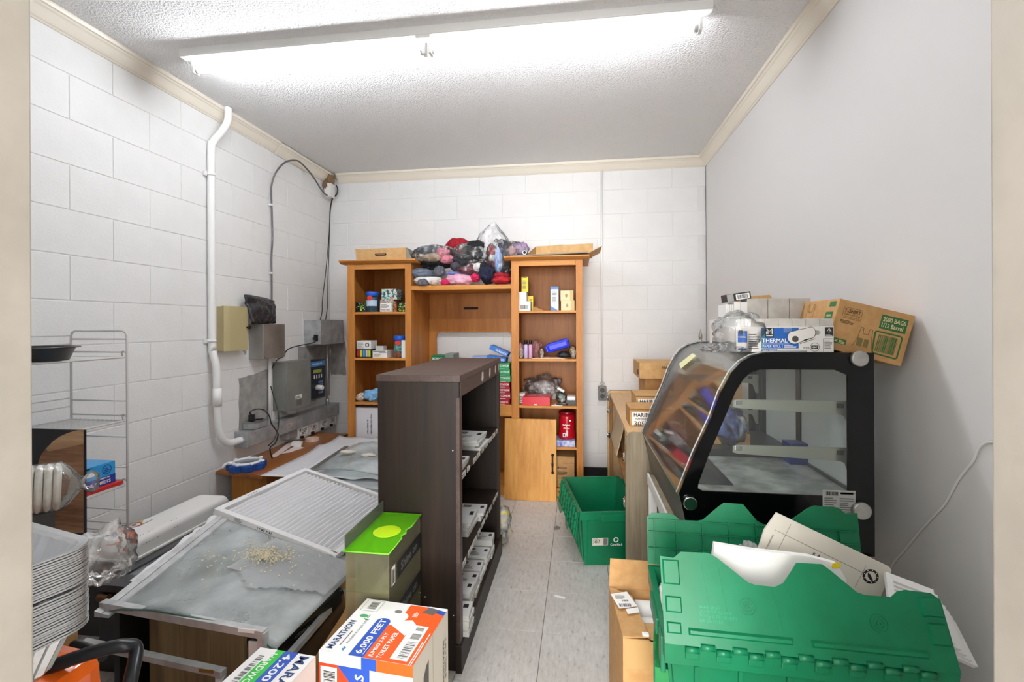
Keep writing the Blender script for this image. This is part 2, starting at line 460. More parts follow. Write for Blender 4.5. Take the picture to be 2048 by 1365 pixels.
# bare grey patches of block where older boxes were taken down
def patch(pts, wall, nrm):
    rnd = random.Random(len(pts) + int(pts[0][0] * 100)); P = []
    for (a, b), (c, d) in zip(pts, pts[1:] + pts[:1]):
        for k in range(7):
            t = k / 7; j = .006
            P.append((a + (c - a) * t + rnd.uniform(-j, j), b + (d - b) * t + rnd.uniform(-j, j)))
    bb = B()
    if nrm == 'x': bb.poly([(XL + .0012, p[0], p[1]) for p in P])
    else: bb.poly([(p[0], YB - .0012, p[1]) for p in P])
    return bb.build('bare_patch', bare, wall)
patch([(2.92, .60), (2.92, .95), (3.24, .985), (3.24, .60)], wl, 'x')
patch([(3.60, .66), (3.60, 1.13), (4.10, 1.13), (4.10, .66)], wl, 'x')
patch([(2.93, 1.16), (2.97, 1.19), (3.0, 1.16), (2.99, 1.10)], wl, 'x')
patch([(-2.235, .85), (-2.235, 1.15), (-2.09, 1.15), (-2.09, .85)], wb, 'y')

# ---------------------------------------------------------------- ceiling strip light
FX = (-.68, 2.16, 2.66)
fx = T('strip_light', 'long white fluorescent strip light with two bare tubes on the ceiling', 'ceiling light', (-.68, 2.16, ZC))
hb = B(); hb.prism([(2.112, ZC), (2.112, 2.629), (2.118, 2.626), (2.160, 2.626), (2.178, 2.645), (2.178, ZC)], -1.935, .566, fyz); hb.build('housing', white_paint, fx)
tube_e = M('lit_tube', 'ffffff', .4, emit=('f3f8ff', TUBE_POWER))
for xa, xb in ((-1.90, -.735), (-.665, .505)):
    t = B().tube([(xa, 2.198, 2.598), (xb, 2.198, 2.598)], .0165, 16).build('tube', tube_e, fx)
    for q0, q1 in ((xa - .018, xa), (xb, xb + .018)): B().tube([(q0, 2.198, 2.598), (q1, 2.198, 2.598)], .0167, 16).build('tube_cap', alu, fx)
for xa in (-1.928, -.722, -.692, .523):
    B().box(xa, xa + .016, 2.178, 2.218, 2.578, ZC, .004).build('lamp_holder', white_pl, fx)
B().box(-.735, -.665, 2.12, 2.165, 2.616, 2.63, .003).build('wire_cover', white_paint, fx)
B().tube(bez([(.566, 2.13, 2.65), (.585, 2.13, 2.645), (.59, 2.13, 2.625), (.568, 2.13, 2.612)], 6), .002, 6).build('loose_wire', white_pl, fx)

# ---------------------------------------------------------------- left wall: electrical gear
t = T('conduit', 'thick white painted conduit pipe running down the left block wall', 'pipe', (-2.2, 2.65, .55))
path = [(-2.155, 2.725, 2.66), (-2.155, 2.722, 2.58), (-2.175, 2.695, 2.50), (-2.212, 2.665, 2.42), (-2.214, 2.655, 2.30), (-2.214, 2.655, 1.25), (-2.208, 2.655, 1.14), (-2.19, 2.66, 1.04), (-2.188, 2.664, .82), (-2.186, 2.672, .68), (-2.186, 2.70, .605), (-2.188, 2.76, .562), (-2.19, 2.83, .556), (-2.19, 2.885, .556)]
B().tube(bez(path, 6), .0215, 12).build('pipe', white_paint, t)
B().tube([(-2.189, 2.664, .92), (-2.188, 2.664, .81)], .0255, 12).build('coupling', white_paint, t)
for z in (2.225, 1.21):
    B().tube([(-2.214, 2.655, z - .008), (-2.214, 2.655, z + .008)], .0245, 12).box(-2.236, -2.226, 2.615, 2.66, z - .012, z + .012).build('pipe_strap', white_paint, t)
B().tube([(-2.19, 2.868, .556), (-2.19, 2.885, .556)], .03, 8).build('locknut', galv, t)

t = T('access_box', 'beige hinged access box with a small black knob on left wall', 'box', (XL, 2.82, 1.28))
B().box(XL, -2.20, 2.724, 2.925, 1.144, 1.424, .004).build('body', M('beige_enamel', 'b8aa7f', .45), t)
bb = B(); pr = [(2.724, -2.205), (2.724, -2.19), (2.736, -2.182), (2.76, -2.178), (2.925, -2.176), (2.925, -2.205)]
bb.prism(pr, 1.142, 1.427, lambda a, b, d: (b, a, d)).build('door', M('beige_enamel'), t)
B().lathe([(.006, 0), (.006, .012), (.011, .014), (.011, .022)], (-2.176, 2.915, 1.29), 12, axis=Matrix.Rotation(R(90), 3, 'Y')).build('knob', black_pl, t)

t = T('junction_box', 'plain stainless steel box with black plastic bag behind its top edge', 'box', (XL, 3.14, 1.19))
B().box(XL, -2.132, 3.017, 3.264, 1.072, 1.312, .002).build('body', steel, t)
B().box(-2.134, -2.129, 3.02, 3.261, 1.075, 1.312, .002).build('cover', steel, t)
for y, z in ((3.03, 1.085), (3.25, 1.085), (3.03, 1.30), (3.25, 1.30)):
    B().lathe([(.0045, 0), (.004, .003)], (-2.1295, y, z), 8, axis=Matrix.Rotation(R(90), 3, 'Y')).build('screw', chrome, t)
B().tube([(-2.19, 3.15, 1.312), (-2.19, 3.15, 1.34)], .013, 10).build('fitting', galv, t)
B().box(-2.205, -2.178, 3.12, 3.155, 1.355, 1.41, .003).build('yellow_tag', M('yellow_tag', 'e7d21c', .5), t)['label'] = 'yellow tag on the fitting'

bb = B()
def bagf(u, v):
    a, b_, c_, d_ = [Vector(q) for q in ((-2.17, 2.933, 1.315), (-2.17, 3.182, 1.319), (-2.205, 3.223, 1.483), (-2.205, 2.909, 1.507))]
    p = a.lerp(b_, u).lerp(d_.lerp(c_, u), v); p.x += .022 * noise.noise(Vector((u * 5, v * 5, 3))) + .02 * math.sin(math.pi * u) * math.sin(math.pi * v) + .012
    return p
bb.grid(bagf, 14, 10)
o = bb.build('plastic_bag', M('black_bag', '26262b', .22, bump=(30, .9, .012)))
o.modifiers.new('thick', 'SOLIDIFY').thickness = .012
tag(o, 'crumpled shiny black plastic bag leaning on wall above the stainless box', 'bag')

t = T('flexible_conduit', 'thin grey armoured cable arching over the crown moulding to the corner', 'cable', (-2.2, 3.15, 1.34))
pts = [(-2.222, 3.242, 1.447), (-2.225, 3.249, 1.784), (-2.225, 3.261, 1.933), (-2.225, 3.257, 2.116), (-2.225, 3.252, 2.206), (-2.2, 3.216, 2.316), (-2.17, 3.225, 2.415), (-2.16, 3.318, 2.518), (-2.16, 3.446, 2.576), (-2.165, 3.542, 2.585), (-2.18, 3.726, 2.543), (-2.19, 3.901, 2.463), (-2.2, 4.046, 2.449)]
B().tube(bez([(-2.19, 3.15, 1.335)] + pts, 6), .0065, 8).build('sheath', M('grey_armour', '77757a', .4, .6, bump=(220, .8, .004)), t)
for p in ((-2.222, 3.241, 2.185), (-2.222, 3.244, 1.685)):
    B().box(p[0] - .012, p[0] + .01, p[1] - .012, p[1] + .012, p[2] - .006, p[2] + .006, .002).build('clip', white_paint, t)

t = T('corner_box', 'small white box under brown foam lump in the upper left room corner', 'box', (-2.2, 4.06, 2.5))
B().box(-2.225, -2.16, 3.99, 4.06, 2.44, 2.56, .004).build('body', white_pl, t)
B().blob((-2.195, 4.03, 2.60), (.04, .04, .05), 4, .5, 2.5).blob((-2.215, 4.0, 2.545), (.02, .03, .03), 6, .5).build('foam', M('brown_foam', '85694b', .8), t)
B().tube(bez([(-2.15, 4.06, 2.56), (-2.14, 4.07, 2.53), (-2.15, 4.07, 2.48), (-2.17, 4.05, 2.45)], 5), .006, 6).build('wire_end', black_pl, t)
t = T('black_cable', 'two black cables hanging down the room corner to grey box', 'cable', (-2.2, 4.0, 1.36))
B().tube(bez([(-2.18, 4.05, 2.45), (-2.2, 4.045, 2.337), (-2.21, 4.044, 2.113), (-2.215, 3.998, 1.795), (-2.2, 3.91, 1.524), (-2.18, 3.866, 1.414), (-2.15, 3.78, 1.345)], 6), .004, 6).build('cable_strand', rubber, t)
B().tube(bez([(-2.175, 4.055, 2.45), (-2.2, 4.054, 2.339), (-2.205, 4.043, 2.113), (-2.2, 4.005, 1.706), (-2.18, 3.958, 1.482), (-2.15, 3.869, 1.346)], 6), .004, 6).build('cable_strand', rubber, t)

t = T('relay_box', 'wide pale grey metal box with plug socket at far end of left wall', 'box', (XL, 3.87, 1.25))
B().box(XL, -2.091, 3.69, 4.055, 1.146, 1.347, .002).build('body', galv, t)
B().box(-2.093, -2.088, 3.683, 4.063, 1.142, 1.350, .002).build('cover', galv, t)
B().box(-2.15, -2.115, 3.680, 3.69, 1.17, 1.225, .003).build('socket', black_pl, t)
B().box(-2.145, -2.12, 3.655, 3.682, 1.18, 1.205, .005).build('plug', black_pl, t)
t = T('power_cord', 'black cord dropping from the pale grey box to lower grey box', 'cable', (-2.13, 3.66, 1.19))
B().tube(bez([(-2.132, 3.656, 1.19), (-2.11, 3.62, 1.165), (-2.16, 3.37, 1.13), (-2.2, 3.344, 1.068), (-2.225, 3.31, 1.045), (-2.225, 3.231, 0.962), (-2.215, 3.216, 0.873), (-2.14, 3.162, 0.756), (-2.1, 3.137, 0.673), (-2.09, 3.115, 0.579), (-2.08, 3.055, 0.516), (-2.09, 3.005, 0.484)], 6), .004, 6).build('cord', rubber, t)

t = T('disconnect_box', 'tall dark grey enamelled switch box standing above steel trough', 'box', (XL, 3.43, .85))
B().box(XL, -2.135, 3.276, 3.58, .672, 1.03, .003).build('body', grey_box, t)
B().box(-2.137, -2.118, 3.272, 3.584, .668, 1.034, .003).build('cover', grey_box, t)
f = Face((-2.118, 3.272, .668), (0, 1, 0), (0, 0, 1))
f.rect(paper, .10, .185, .075, .105).rect(M('rating_plate', '6b5e55', .5), .115, .18, .025, .068).lines(print_blk, .107, .178, .08, .1, 2).lines(print_gry, .12, .175, .03, .064, 4)
f.build(t, 'rating_label')
B().lathe([(.05, 0), (.05, .035), (.04, .037)], (-2.18, 3.40, .632), 16).build('hub', galv, t)
for z in (.70, .80, .98):
    B().lathe([(.004, 0), (.003, .003)], (-2.17, 3.272, z), 8, axis=Matrix.Rotation(R(90), 3, 'X')).build('screw', chrome, t)

t = T('keypad_panel', 'dark blue alarm keypad panel with green display and white knob', 'panel', (XL, 3.71, .86))
B().box(XL, -2.135, 3.60, 3.83, .70, 1.015, .006).build('body', M('navy_panel', '1a2230', .35), t)
f = Face((-2.135, 3.60, .70), (0, 1, 0), (0, 0, 1))
f.rect(M('sky_blue_print', '3f86c4', .5), .0, .23, .265, .305).rect(M('lcd_green', 'a4b04a', .3), .05, .175, .21, .238).text(print_wht, 'AUTHORIZED USE', .03, .278, width=.15)
for k in range(4): f.rect(print_wht, .055 + k * .036, .072 + k * .036, .165, .195)
for a in range(3):
    for bq in range(5): f.rect(M('key_blue', '7ea0c8', .4), .125 + a * .025, .145 + a * .025, .035 + bq * .022, .052 + bq * .022)
f.build(t, 'keypad_print')
B().lathe([(.022, 0), (.02, .05), (.017, .055)], (-2.135, 3.70, .79), 16, axis=Matrix.Rotation(R(90), 3, 'Y')).build('knob', white_pl, t)

t = T('thin_conduit', 'bare galvanised conduit rising from steel trough to the pale grey box', 'pipe', (-2.15, 3.93, .62))
B().tube([(-2.17, 3.93, .62), (-2.17, 3.93, 1.145)], .011, 10).build('pipe', galv, t)
B().tube([(-2.17, 3.93, .60), (-2.17, 3.93, .665)], .017, 10).build('connector', galv, t)
t = T('thin_conduit', 'thin white conduit behind cord, below the stainless box', 'pipe', (-2.22, 3.2, .61))
B().tube([(-2.22, 3.215, .60), (-2.22, 3.215, 1.075)], .013, 10).build('pipe', white_paint, t)

t = T('wire_trough', 'long galvanised steel wire trough fixed along the left wall', 'cable trough', (XL, 3.48, .55))
B().box(XL, -2.147, 2.883, 3.42, .506, .603, .0015).box(XL, -2.145, 3.424, 4.09, .506, .605, .0015).build('duct', galv, t)
B().box(-2.242, -2.143, 2.877, 2.885, .502, .607, .0015).build('end_cap', galv, t)
f = Face((-2.145, 3.2, .506), (0, 1, 0), (0, 0, 1)); f.rect(M('sticker', 'd8bfae', .6), .10, .17, .035, .065).lines(print_gry, .105, .165, .04, .06, 3).build(t, 'sticker')
for y in (2.95, 3.15, 3.46, 3.62, 4.04):
    B().lathe([(.004, 0), (.0035, .003)], (-2.145, y, .585), 8, axis=Matrix.Rotation(R(90), 3, 'Y')).build('screw', chrome, t)
for k in range(4):
    y = 3.47 + k * .15
    lab = ['first', 'second', 'third', 'fourth'][k]
    s = T('breaker_switch', 'small breaker with white label and black toggle, %s along the steel trough' % lab, 'switch', (-2.2, y, .46), group='breaker switches under the steel trough')
    B().box(XL, -2.155, y, y + .14, .415, .505, .003).build('body', grey_pl, s)
    f = Face((-2.155, y, .415), (0, 1, 0), (0, 0, 1)); f.rect(paper, .012, .128, .02, .08).lines(print_blk, .045, .12, .03, .075, 4, k).rect(print_blk, .018, .035, .055, .075).build(s, 'rating_label')
    B().box(-2.155, -2.135, y + .02, y + .045, .418, .438, .004).build('toggle', black_pl, s)
B().box(-2.24, -2.165, 3.36, 3.47, .44, .505, .003).build('tap_box', galv, t)

t = T('outlet_box', 'small steel outlet box lying on the trough with black plug in it', 'socket', (-2.19, 3.0, .62))
B().box(-2.235, -2.15, 2.95, 3.09, .606, .645, .004).build('body', galv, t)
B().box(-2.237, -2.148, 2.948, 3.092, .645, .651, .002).build('cover_plate', steel, t)
B().box(-2.215, -2.175, 3.045, 3.08, .651, .658, .002).build('socket_face', black_pl, t)
B().box(-2.215, -2.18, 2.975, 3.005, .651, .70, .006).build('plug', black_pl, t)
t = T('power_cord', 'black cord looping from plug on the trough down to the bench', 'cable', (-2.19, 2.99, .7))
B().tube(bez([(-2.197, 2.99, .695), (-2.19, 2.961, 0.72), (-2.17, 2.995, 0.735), (-2.14, 3.036, 0.722), (-2.11, 3.046, 0.683), (-2.1, 3.058, 0.625), (-2.09, 3.098, 0.568), (-2.09, 3.115, 0.537), (-2.05, 3.027, 0.503), (-2.03, 2.939, 0.489), (-2.05, 2.99, .405)], 6), .0045, 6).build('cord', rubber, t)

# ---------------------------------------------------------------- back wall pipe and outlet, right wall wire
t = T('surface_conduit', 'thin white conduit running down back wall to a grey socket', 'pipe', (.195, YB, .75))
B().tube([(.196, YB - .014, .79), (.196, YB - .014, ZC - .07)], .0095, 8).build('pipe', white_paint, t)
B().box(.175, .217, YB - .026, YB, .80, .81, .002).build('pipe_strap', galv, t)
t = T('wall_socket', 'grey double socket on the back wall below thin white conduit', 'socket', (.195, YB, .73))
B().box(.162, .228, YB - .045, YB, .665, .785, .006).build('body', M('grey_socket', '7c7975', .5, .2), t)
for z in (.70, .75): B().lathe([(.02, 0), (.019, .004)], (.195, YB - .045, z), 16, axis=Matrix.Rotation(R(90), 3, 'X')).build('socket_face', black_pl, t)
o = B().tube(bez([(XR - .004, 1.25, 1.02), (1.03, 1.383, 0.996), (1.03, 1.426, 0.934), (1.03, 1.472, 0.876), (1.03, 1.504, 0.82), (1.03, 1.533, 0.775), (1.03, 1.62, 0.673), (1.03, 1.694, 0.578), (1.03, 1.769, 0.479), (1.03, 1.85, .3)], 6), .0035, 6).build('wall_wire', white_pl)
tag(o, 'thin white wire trailing down the right wall behind the green totes', 'cable')

# ---------------------------------------------------------------- entertainment centre on the back wall
YH, YHB = 3.6, 4.075
H = T('entertainment_center', 'tall honey oak wall unit with two open shelf towers and bridge', 'wall unit', (-.89, 3.84, 0))
def bx(name, mat, par, x0, x1, y0, y1, z0, z1, bev=.002): return B().box(x0, x1, y0, y1, z0, z1, bev).build(name, mat, par)
for xa, xb in ((-1.815, -1.289), (-.503, .032)):
    bx('side_panel', oak, H, xa, xa + .02, YH + .018, YHB, 0, 1.785); bx('side_panel', oak, H, xb - .02, xb, YH + .018, YHB, 0, 1.785)
    bx('face_post', oak, H, xa, xa + .058, YH, YH + .018, 0, 1.785); bx('face_post', oak, H, xb - .05, xb, YH, YH + .018, 0, 1.785)
    bx('header_rail', oak_h, H, xa + .058, xb - .05, YH, YH + .018, 1.742, 1.785)
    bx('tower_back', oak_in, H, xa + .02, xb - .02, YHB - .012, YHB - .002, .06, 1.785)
    for z in (1.405, 1.042, .69, .383):
        bx('shelf', oak_h, H, xa + .02, xb - .02, YH + .004, YHB - .012, z - .018, z)
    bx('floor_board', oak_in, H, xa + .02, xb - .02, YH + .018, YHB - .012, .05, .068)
    bx('plinth', oak_h, H, xa + .058, xb - .05, YH + .004, YH + .018, 0, .075)
    c = B(); c.prism([(YH - .012, 1.785), (YH - .03, 1.795), (YH - .045, 1.803), (YH - .045, 1.812), (YHB, 1.812), (YHB, 1.785)], xa - .05, xb + .05, fyz); c.build('crown', oak_h, H)
bx('bridge_shelf', oak_h, H, -1.289, -.503, YH + .004, YHB, 1.572, 1.607)
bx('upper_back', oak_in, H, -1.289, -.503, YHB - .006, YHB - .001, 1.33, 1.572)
def rr(x0, x1, z0, z1, r, n=5, only_top=False):
    P = []
    for cx, cz, a0 in ((x1 - r, z1 - r, 0), (x0 + r, z1 - r, 90), (x0 + r, z0 + r, 180), (x1 - r, z0 + r, 270)):
        for k in range(n + 1): a = R(a0 + 90 * k / n); P.append((cx + r * math.cos(a), cz + r * math.sin(a)))
    return P
def rect_ring(x0, x1, z0, z1, n=5):
    P = []
    for cx, cz in ((x1, z1), (x0, z1), (x0, z0), (x1, z0)):
        P += [(cx, cz)] * (n + 1)
    # spread slightly so that no two points coincide
    out = []
    for i, (a, b) in enumerate(P):
        k = i % (n + 1) - n / 2; s = i // (n + 1); e = .004 * k
        out.append({0: (a, b + (e if e < 0 else 0)) if e < 0 else (a - e, b), 1: (a + (-e if e < 0 else 0), b) if e < 0 else (a, b - e), 2: (a, b - e) if e < 0 else (a + e, b), 3: (a + e, b) if e < 0 else (a, b + e)}[s])
    return out
B().ring(rect_ring(-1.289, -.503, .69, 1.35), rr(-1.225, -.565, .86, 1.237, .035), YHB - .022, YHB - .008, fxz).build('media_back', oak, H)
o = B(); o.prism(rr(-.985, -.855, 1.432, 1.455, .011, 4), YHB - .0075, YHB - .0065, fxz); o.build('cable_slot', dark_gap, H)
bx('media_deck', oak_h, H, -1.289, -.503, YH + .004, YHB, .605, .69)
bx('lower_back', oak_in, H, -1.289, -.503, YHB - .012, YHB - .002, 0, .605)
bx('lower_board', oak_h, H, -1.289, -.503, YH + .02, YHB, 0, .06)

# door taken off the unit, leaning on it
D = T('cabinet_door', 'detached knotty pine cabinet door leaning upright on the wall unit', 'door', (-.36, 3.545, 0))
B().hexa([(-.553, 3.530, 0), (-.165, 3.530, 0), (-.165, 3.550, 0), (-.553, 3.550, 0), (-.553, 3.574, .595), (-.165, 3.574, .595), (-.165, 3.594, .595), (-.553, 3.594, .595)], .004).build('panel', pine, D)
hb = B().tube(bez([(-.193, 3.532, .335), (-.193, 3.523, .32), (-.193, 3.520, .30), (-.193, 3.519, .275), (-.193, 3.516, .25), (-.193, 3.517, .23), (-.193, 3.526, .215)], 5), .0055, 8)
for z, yy in ((.337, 3.551), (.211, 3.5415)): hb.lathe([(.011, 0), (.010, .006), (.004, .01)], (-.193, yy, z), 12, axis=Matrix.Rotation(R(90), 3, 'X'))
hb.lathe([(.004, -.02), (.008, -.008), (.008, .008), (.004, .02)], (-.193, 3.518, .275), 10)
hb.build('pull_handle', M('dark_bronze', '3a2a20', .4, .7), D)

# ---------------------------------------------------------------- things in the wall unit
def carton(name, label, cat, x0, x1, y0, y1, z0, z1, mat, rz=0, group=None, bev=.0015, part='carton'):
    c = ((x0 + x1) / 2, (y0 + y1) / 2, z0)
    t = T(name, label, cat, c, R(rz), group)
    w, d, h = (x1 - x0) / 2, (y1 - y0) / 2, z1 - z0
    B().box(-w, w, -d, d, 0, h, bev).build(part, mat, t, local=True)
    t_dims[t.name] = (w, d, h)
    return t
t_dims = {}
def face_front(t):
    w, d, h = t_dims[t.name]; Mx = rootmat(t); R3 = Mx.to_3x3()
    return Face(Mx @ Vector((-w, -d, 0)), R3 @ Vector((1, 0, 0)), R3 @ Vector((0, 0, 1))), 2 * w, h
def face_right(t):
    w, d, h = t_dims[t.name]; Mx = rootmat(t); R3 = Mx.to_3x3()
    return Face(Mx @ Vector((w, -d, 0)), R3 @ Vector((0, 1, 0)), R3 @ Vector((0, 0, 1))), 2 * d, h
def face_left(t):
    w, d, h = t_dims[t.name]; Mx = rootmat(t); R3 = Mx.to_3x3()
    return Face(Mx @ Vector((-w, d, 0)), R3 @ Vector((0, -1, 0)), R3 @ Vector((0, 0, 1))), 2 * d, h
def face_top(t, rot=0):
    w, d, h = t_dims[t.name]; Mx = rootmat(t); R3 = Mx.to_3x3()
    if rot == 0: return Face(Mx @ Vector((-w, -d, h)), R3 @ Vector((1, 0, 0)), R3 @ Vector((0, 1, 0))), 2 * w, 2 * d
    if rot == 90: return Face(Mx @ Vector((w, -d, h)), R3 @ Vector((0, 1, 0)), R3 @ Vector((-1, 0, 0))), 2 * d, 2 * w
    return Face(Mx @ Vector((-w, d, h)), R3 @ Vector((0, -1, 0)), R3 @ Vector((1, 0, 0))), 2 * d, 2 * w
S1, S2, S3, S4 = 1.405, 1.042, .69, .383
blk_card = M('black_card', '15171a', .4); lime = M('lime_print', '8fc63a', .5); white_card = M('white_card', 'efeeea', .5)
for k, (xa, xb, lab) in enumerate(((-1.772, -1.683, 'small black box with green leaf print left of the blue lidded jar'), (-1.435, -1.364, 'small black box with green leaf print right of the amber jar'))):
    t = carton('small_box', lab, 'box', xa, xb, 3.66 + k * .04, 3.74, S1, S1 + .082, blk_card)
    f, w, h = face_front(t); rnd = random.Random(k)
    for q in range(10): f.disc(lime, w * rnd.uniform(.2, .8), h * rnd.uniform(.15, .85), rnd.uniform(.006, .013), ry=rnd.uniform(.005, .01), n=8)
    for q in range(9): f.disc(print_wht, w * rnd.uniform(.05, .95), h * rnd.uniform(.05, .95), .003, n=6, h=.0009)
    f.build(t)
def jar(label, x, y, z, r, h, body, lab, sticker):
    t = T('jar', label, 'jar', (x, y, z))
    B().lathe([(r * .8, 0), (r, .006), (r, h * .6), (r * .86, h * .8)], (x, y, z), 24).build('body', body, t)
    B().lathe([(r * .92, h * .78), (r * 1.02, h * .8), (r * 1.02, h * .96), (r * .95, h)], (x, y, z), 24).build('lid', M('blue_lid', '1f5fd0', .35), t)['label'] = 'bright blue screw lid'
    bb = B()
    for k in range(-6, 6):
        a0, a1 = R(-90 + k * 11), R(-90 + (k + 1) * 11); q = r * 1.012
        bb.poly([(x + q * math.cos(a), y + q * math.sin(a), z + zz) for a, zz in ((a0, h * .3), (a1, h * .3), (a1, h * .58), (a0, h * .58))])
    bb.build('label', lab, t)
    bb = B(); q = r * 1.03
    for k in range(16):
        a0, a1 = 2 * math.pi * k / 16, 2 * math.pi * (k + 1) / 16
        bb.poly([(x, y - q, z + h * .68), (x + r * .45 * math.cos(a0), y - q, z + h * .68 + r * .4 * math.sin(a0)), (x + r * .45 * math.cos(a1), y - q, z + h * .68 + r * .4 * math.sin(a1))])
    bb.build('sticker', sticker, t)
    return t
red_st = M('red_sticker', 'd6352b', .5)
jar('blue lidded jar of dark beads on left tower top shelf', -1.645, 3.69, S1, .05, .165, M('jar_dark_blue', '23414f', .3, var=(60, '16303c', '40667a')), M('pale_blue_label', 'b9cfe4', .5), red_st)
t = carton('clear_box', 'clear box of coloured pins under the patterned box in left tower', 'box', -1.569, -1.456, 3.66, 3.78, S1, S1 + .10, M('pin_mix', 'b0a090', .4, var=(70, '7a5a50', 'd8ccc0')))
f, w, h = face_front(t); f.rect(white_card, .002, w * .85, 0.004, h * .72).lines(print_gry, .01, w * .7, .035, h * .66, 4).text(print_blk, 'PUSH PINS', .012, .012, width=w * .62).rect(M('teal_print', '6fb4c4', .5), w * .88, w * .99, .004, h * .7).build(t)
t = carton('patterned_box', 'box with colourful pencil print on the clear pin box', 'box', -1.56, -1.431, 3.67, 3.79, S1 + .10, S1 + .185, M('mixed_print', '6a6a8a', .4, stops=(45, [(.3, '1e2340'), (.42, '4a4f86'), (.5, '8bd0b0'), (.56, 'f2efe6'), (.62, 'd98a4a'), (.7, '2a2f52')])))
t = T('jar', 'small amber jar with red label between two boxes', 'jar', (-1.444, 3.66, S1))
B().lathe([(.014, 0), (.017, .005), (.017, .055), (.012, .068), (.014, .07), (.014, .085)], (-1.444, 3.66, S1), 16).build('body', M('amber', 'a3521e', .25, var=(60, '6a2b10', 'c9803a')), t)
# second shelf
t = carton('small_box', 'box of five coloured tubes at left of second shelf', 'box', -1.76, -1.633, 3.64, 3.74, S2, S2 + .068, blk_card)
f, w, h = face_front(t)
for k, c in enumerate(('c93030', 'e6dc2e', '3ea0d8', 'd8d6d0', 'cfe03a')): f.rect(M('tube_%s' % c, c, .4), w * (.05 + .185 * k), w * (.19 + .185 * k), .008, h - .008)
f.build(t)
t = carton('small_box', 'white box with black ring print on the coloured tube box', 'box', -1.759, -1.637, 3.64, 3.76, S2 + .068, S2 + .135, white_card)
f, w, h = face_front(t); f.annulus(print_blk, w * .74, h * .5, .011, .017).lines(print_gry, .008, w * .5, h * .35, h * .85, 4).text(print_gry, 'KNIVES 100', .01, .006, width=.05).build(t)
t = carton('small_box', 'white box with grey print in middle of second shelf', 'box', -1.625, -1.504, 3.64, 3.80, S2, S2 + .057, white_card)
f, w, h = face_front(t); f.rect(print_gry, .006, w * .9, h * .85, h * .95).rect(print_gry, w * .45, w * .95, h * .68, h * .76).lines(print_gry, .01, w * .6, .01, h * .6, 5).build(t)
carton('small_box', 'pale grey carton lying on the middle white box', 'box', -1.613, -1.546, 3.67, 3.74, S2 + .057, S2 + .092, M('pale_grey_card', 'cfcbc4', .5))
jar('blue lidded jar of mixed clips on left tower second shelf', -1.42, 3.70, S2, .047, .175, M('jar_mixed', '60706a', .3, var=(40, '2c5a46', 'a85048')), M('green_mix', '4c8a6a', .4, var=(50, '2b4a7a', '68b088')), red_st)
t = carton('small_box', 'narrow white box beside the jar of mixed clips', 'box', -1.38, -1.335, 3.628, 3.645, S2, S2 + .14, white_card)
# third shelf: gloves, cloth
t = T('glove_pile', 'crumpled light blue rubber gloves on left tower third shelf', 'gloves', (-1.657, 3.68, S3))
bb = B(); bb.blob((-1.645, 3.70, S3 + .045), (.075, .06, .048), 3, .45, 2.6, flat=S3 + .001)
for k, a in enumerate((-.5, -.15, .3)): bb.tube(bez([(-1.645 + .02, 3.70, S3 + .05), (-1.645 + .05 + .02 * k, 3.66, S3 + .07 - .01 * k), (-1.645 + .08, 3.645 + .02 * k, S3 + .035)], 4), .011, 8)
bb.build('glove', M('light_blue_rubber', '86bdea', .45, bump=(20, .3, .004)), t)
o = B().blob((-1.742, 3.68, S3 + .03), (.035, .04, .03), 8, .4, 3, flat=S3 + .001).build('cloth_scrap', M('cream_cloth', 'e3d6c2', .8)); tag(o, 'small crumpled cream cloth left of the blue gloves', 'cloth')
# big white carton in the bottom of the left tower
t = carton('white_carton', 'white carton with sideways black lettering in left tower bottom', 'box', -1.779, -1.36, 3.63, 3.95, S4, .645, M('white_carton', 'e6e4e6', .55))
f, w, h = face_front(t); Mx = rootmat(t)
f2 = Face(f.pt(.16, h * .82, 0), (0, 0, -1), (1, 0, 0)); f2.text(print_blk, 'W & Y DISTRIBUTORS', 0, -.02, width=.16).text(print_blk, 'AK SUPPLY LLC', .045, -.05, width=.115); f2.build(t, 'lettering')

# right tower, top shelf
yel = M('yellow_card', 'e9d420', .45); cr = M('cream_card', 'e0cfa2', .5)
t = carton('small_box', 'white box with barcode at left of right tower top shelf', 'box', -0.459, -0.36, 3.63, 3.75, S1, S1 + .073, white_card); f, w, h = face_front(t); f.barcode(print_blk, .02, w - .015, .012, .045, 3).build(t)
t = carton('small_box', 'blank white box standing on barcode box', 'box', -0.464, -0.391, 3.64, 3.74, S1 + .073, S1 + .146, white_card)
t = carton('small_box', 'tall yellow box standing on the blank white box', 'box', -0.431, -0.381, 3.66, 3.71, S1 + .146, S1 + .262, yel); f, w, h = face_front(t); f.rect(print_blk, .006, w - .006, h * .93, h * .97).lines(print_gry, .008, w - .008, h * .2, h * .8, 7).build(t)
t = carton('small_box', 'small yellow box behind the barcode box', 'box', -0.394, -0.351, 3.752, 3.80, S1, S1 + .12, yel); f, w, h = face_front(t); f.disc(red_st, w * .6, h * .75, .007).build(t)
t = carton('tall_box', 'tall white box with blue top band in right tower', 'box', -0.208, -0.148, 3.63, 3.70, S1, S1 + .182, M('icy_card', 'dfe6ee', .45)); f, w, h = face_front(t)
f.rect(M('ink_blue', '4f7fc0', .5), 0, w, h * .88, h).lines(print_gry, .01, w - .01, h * .3, h * .82, 9).poly(M('ink_blue'), [(0, 0), (w, 0), (0, h * .2)]).build(t)
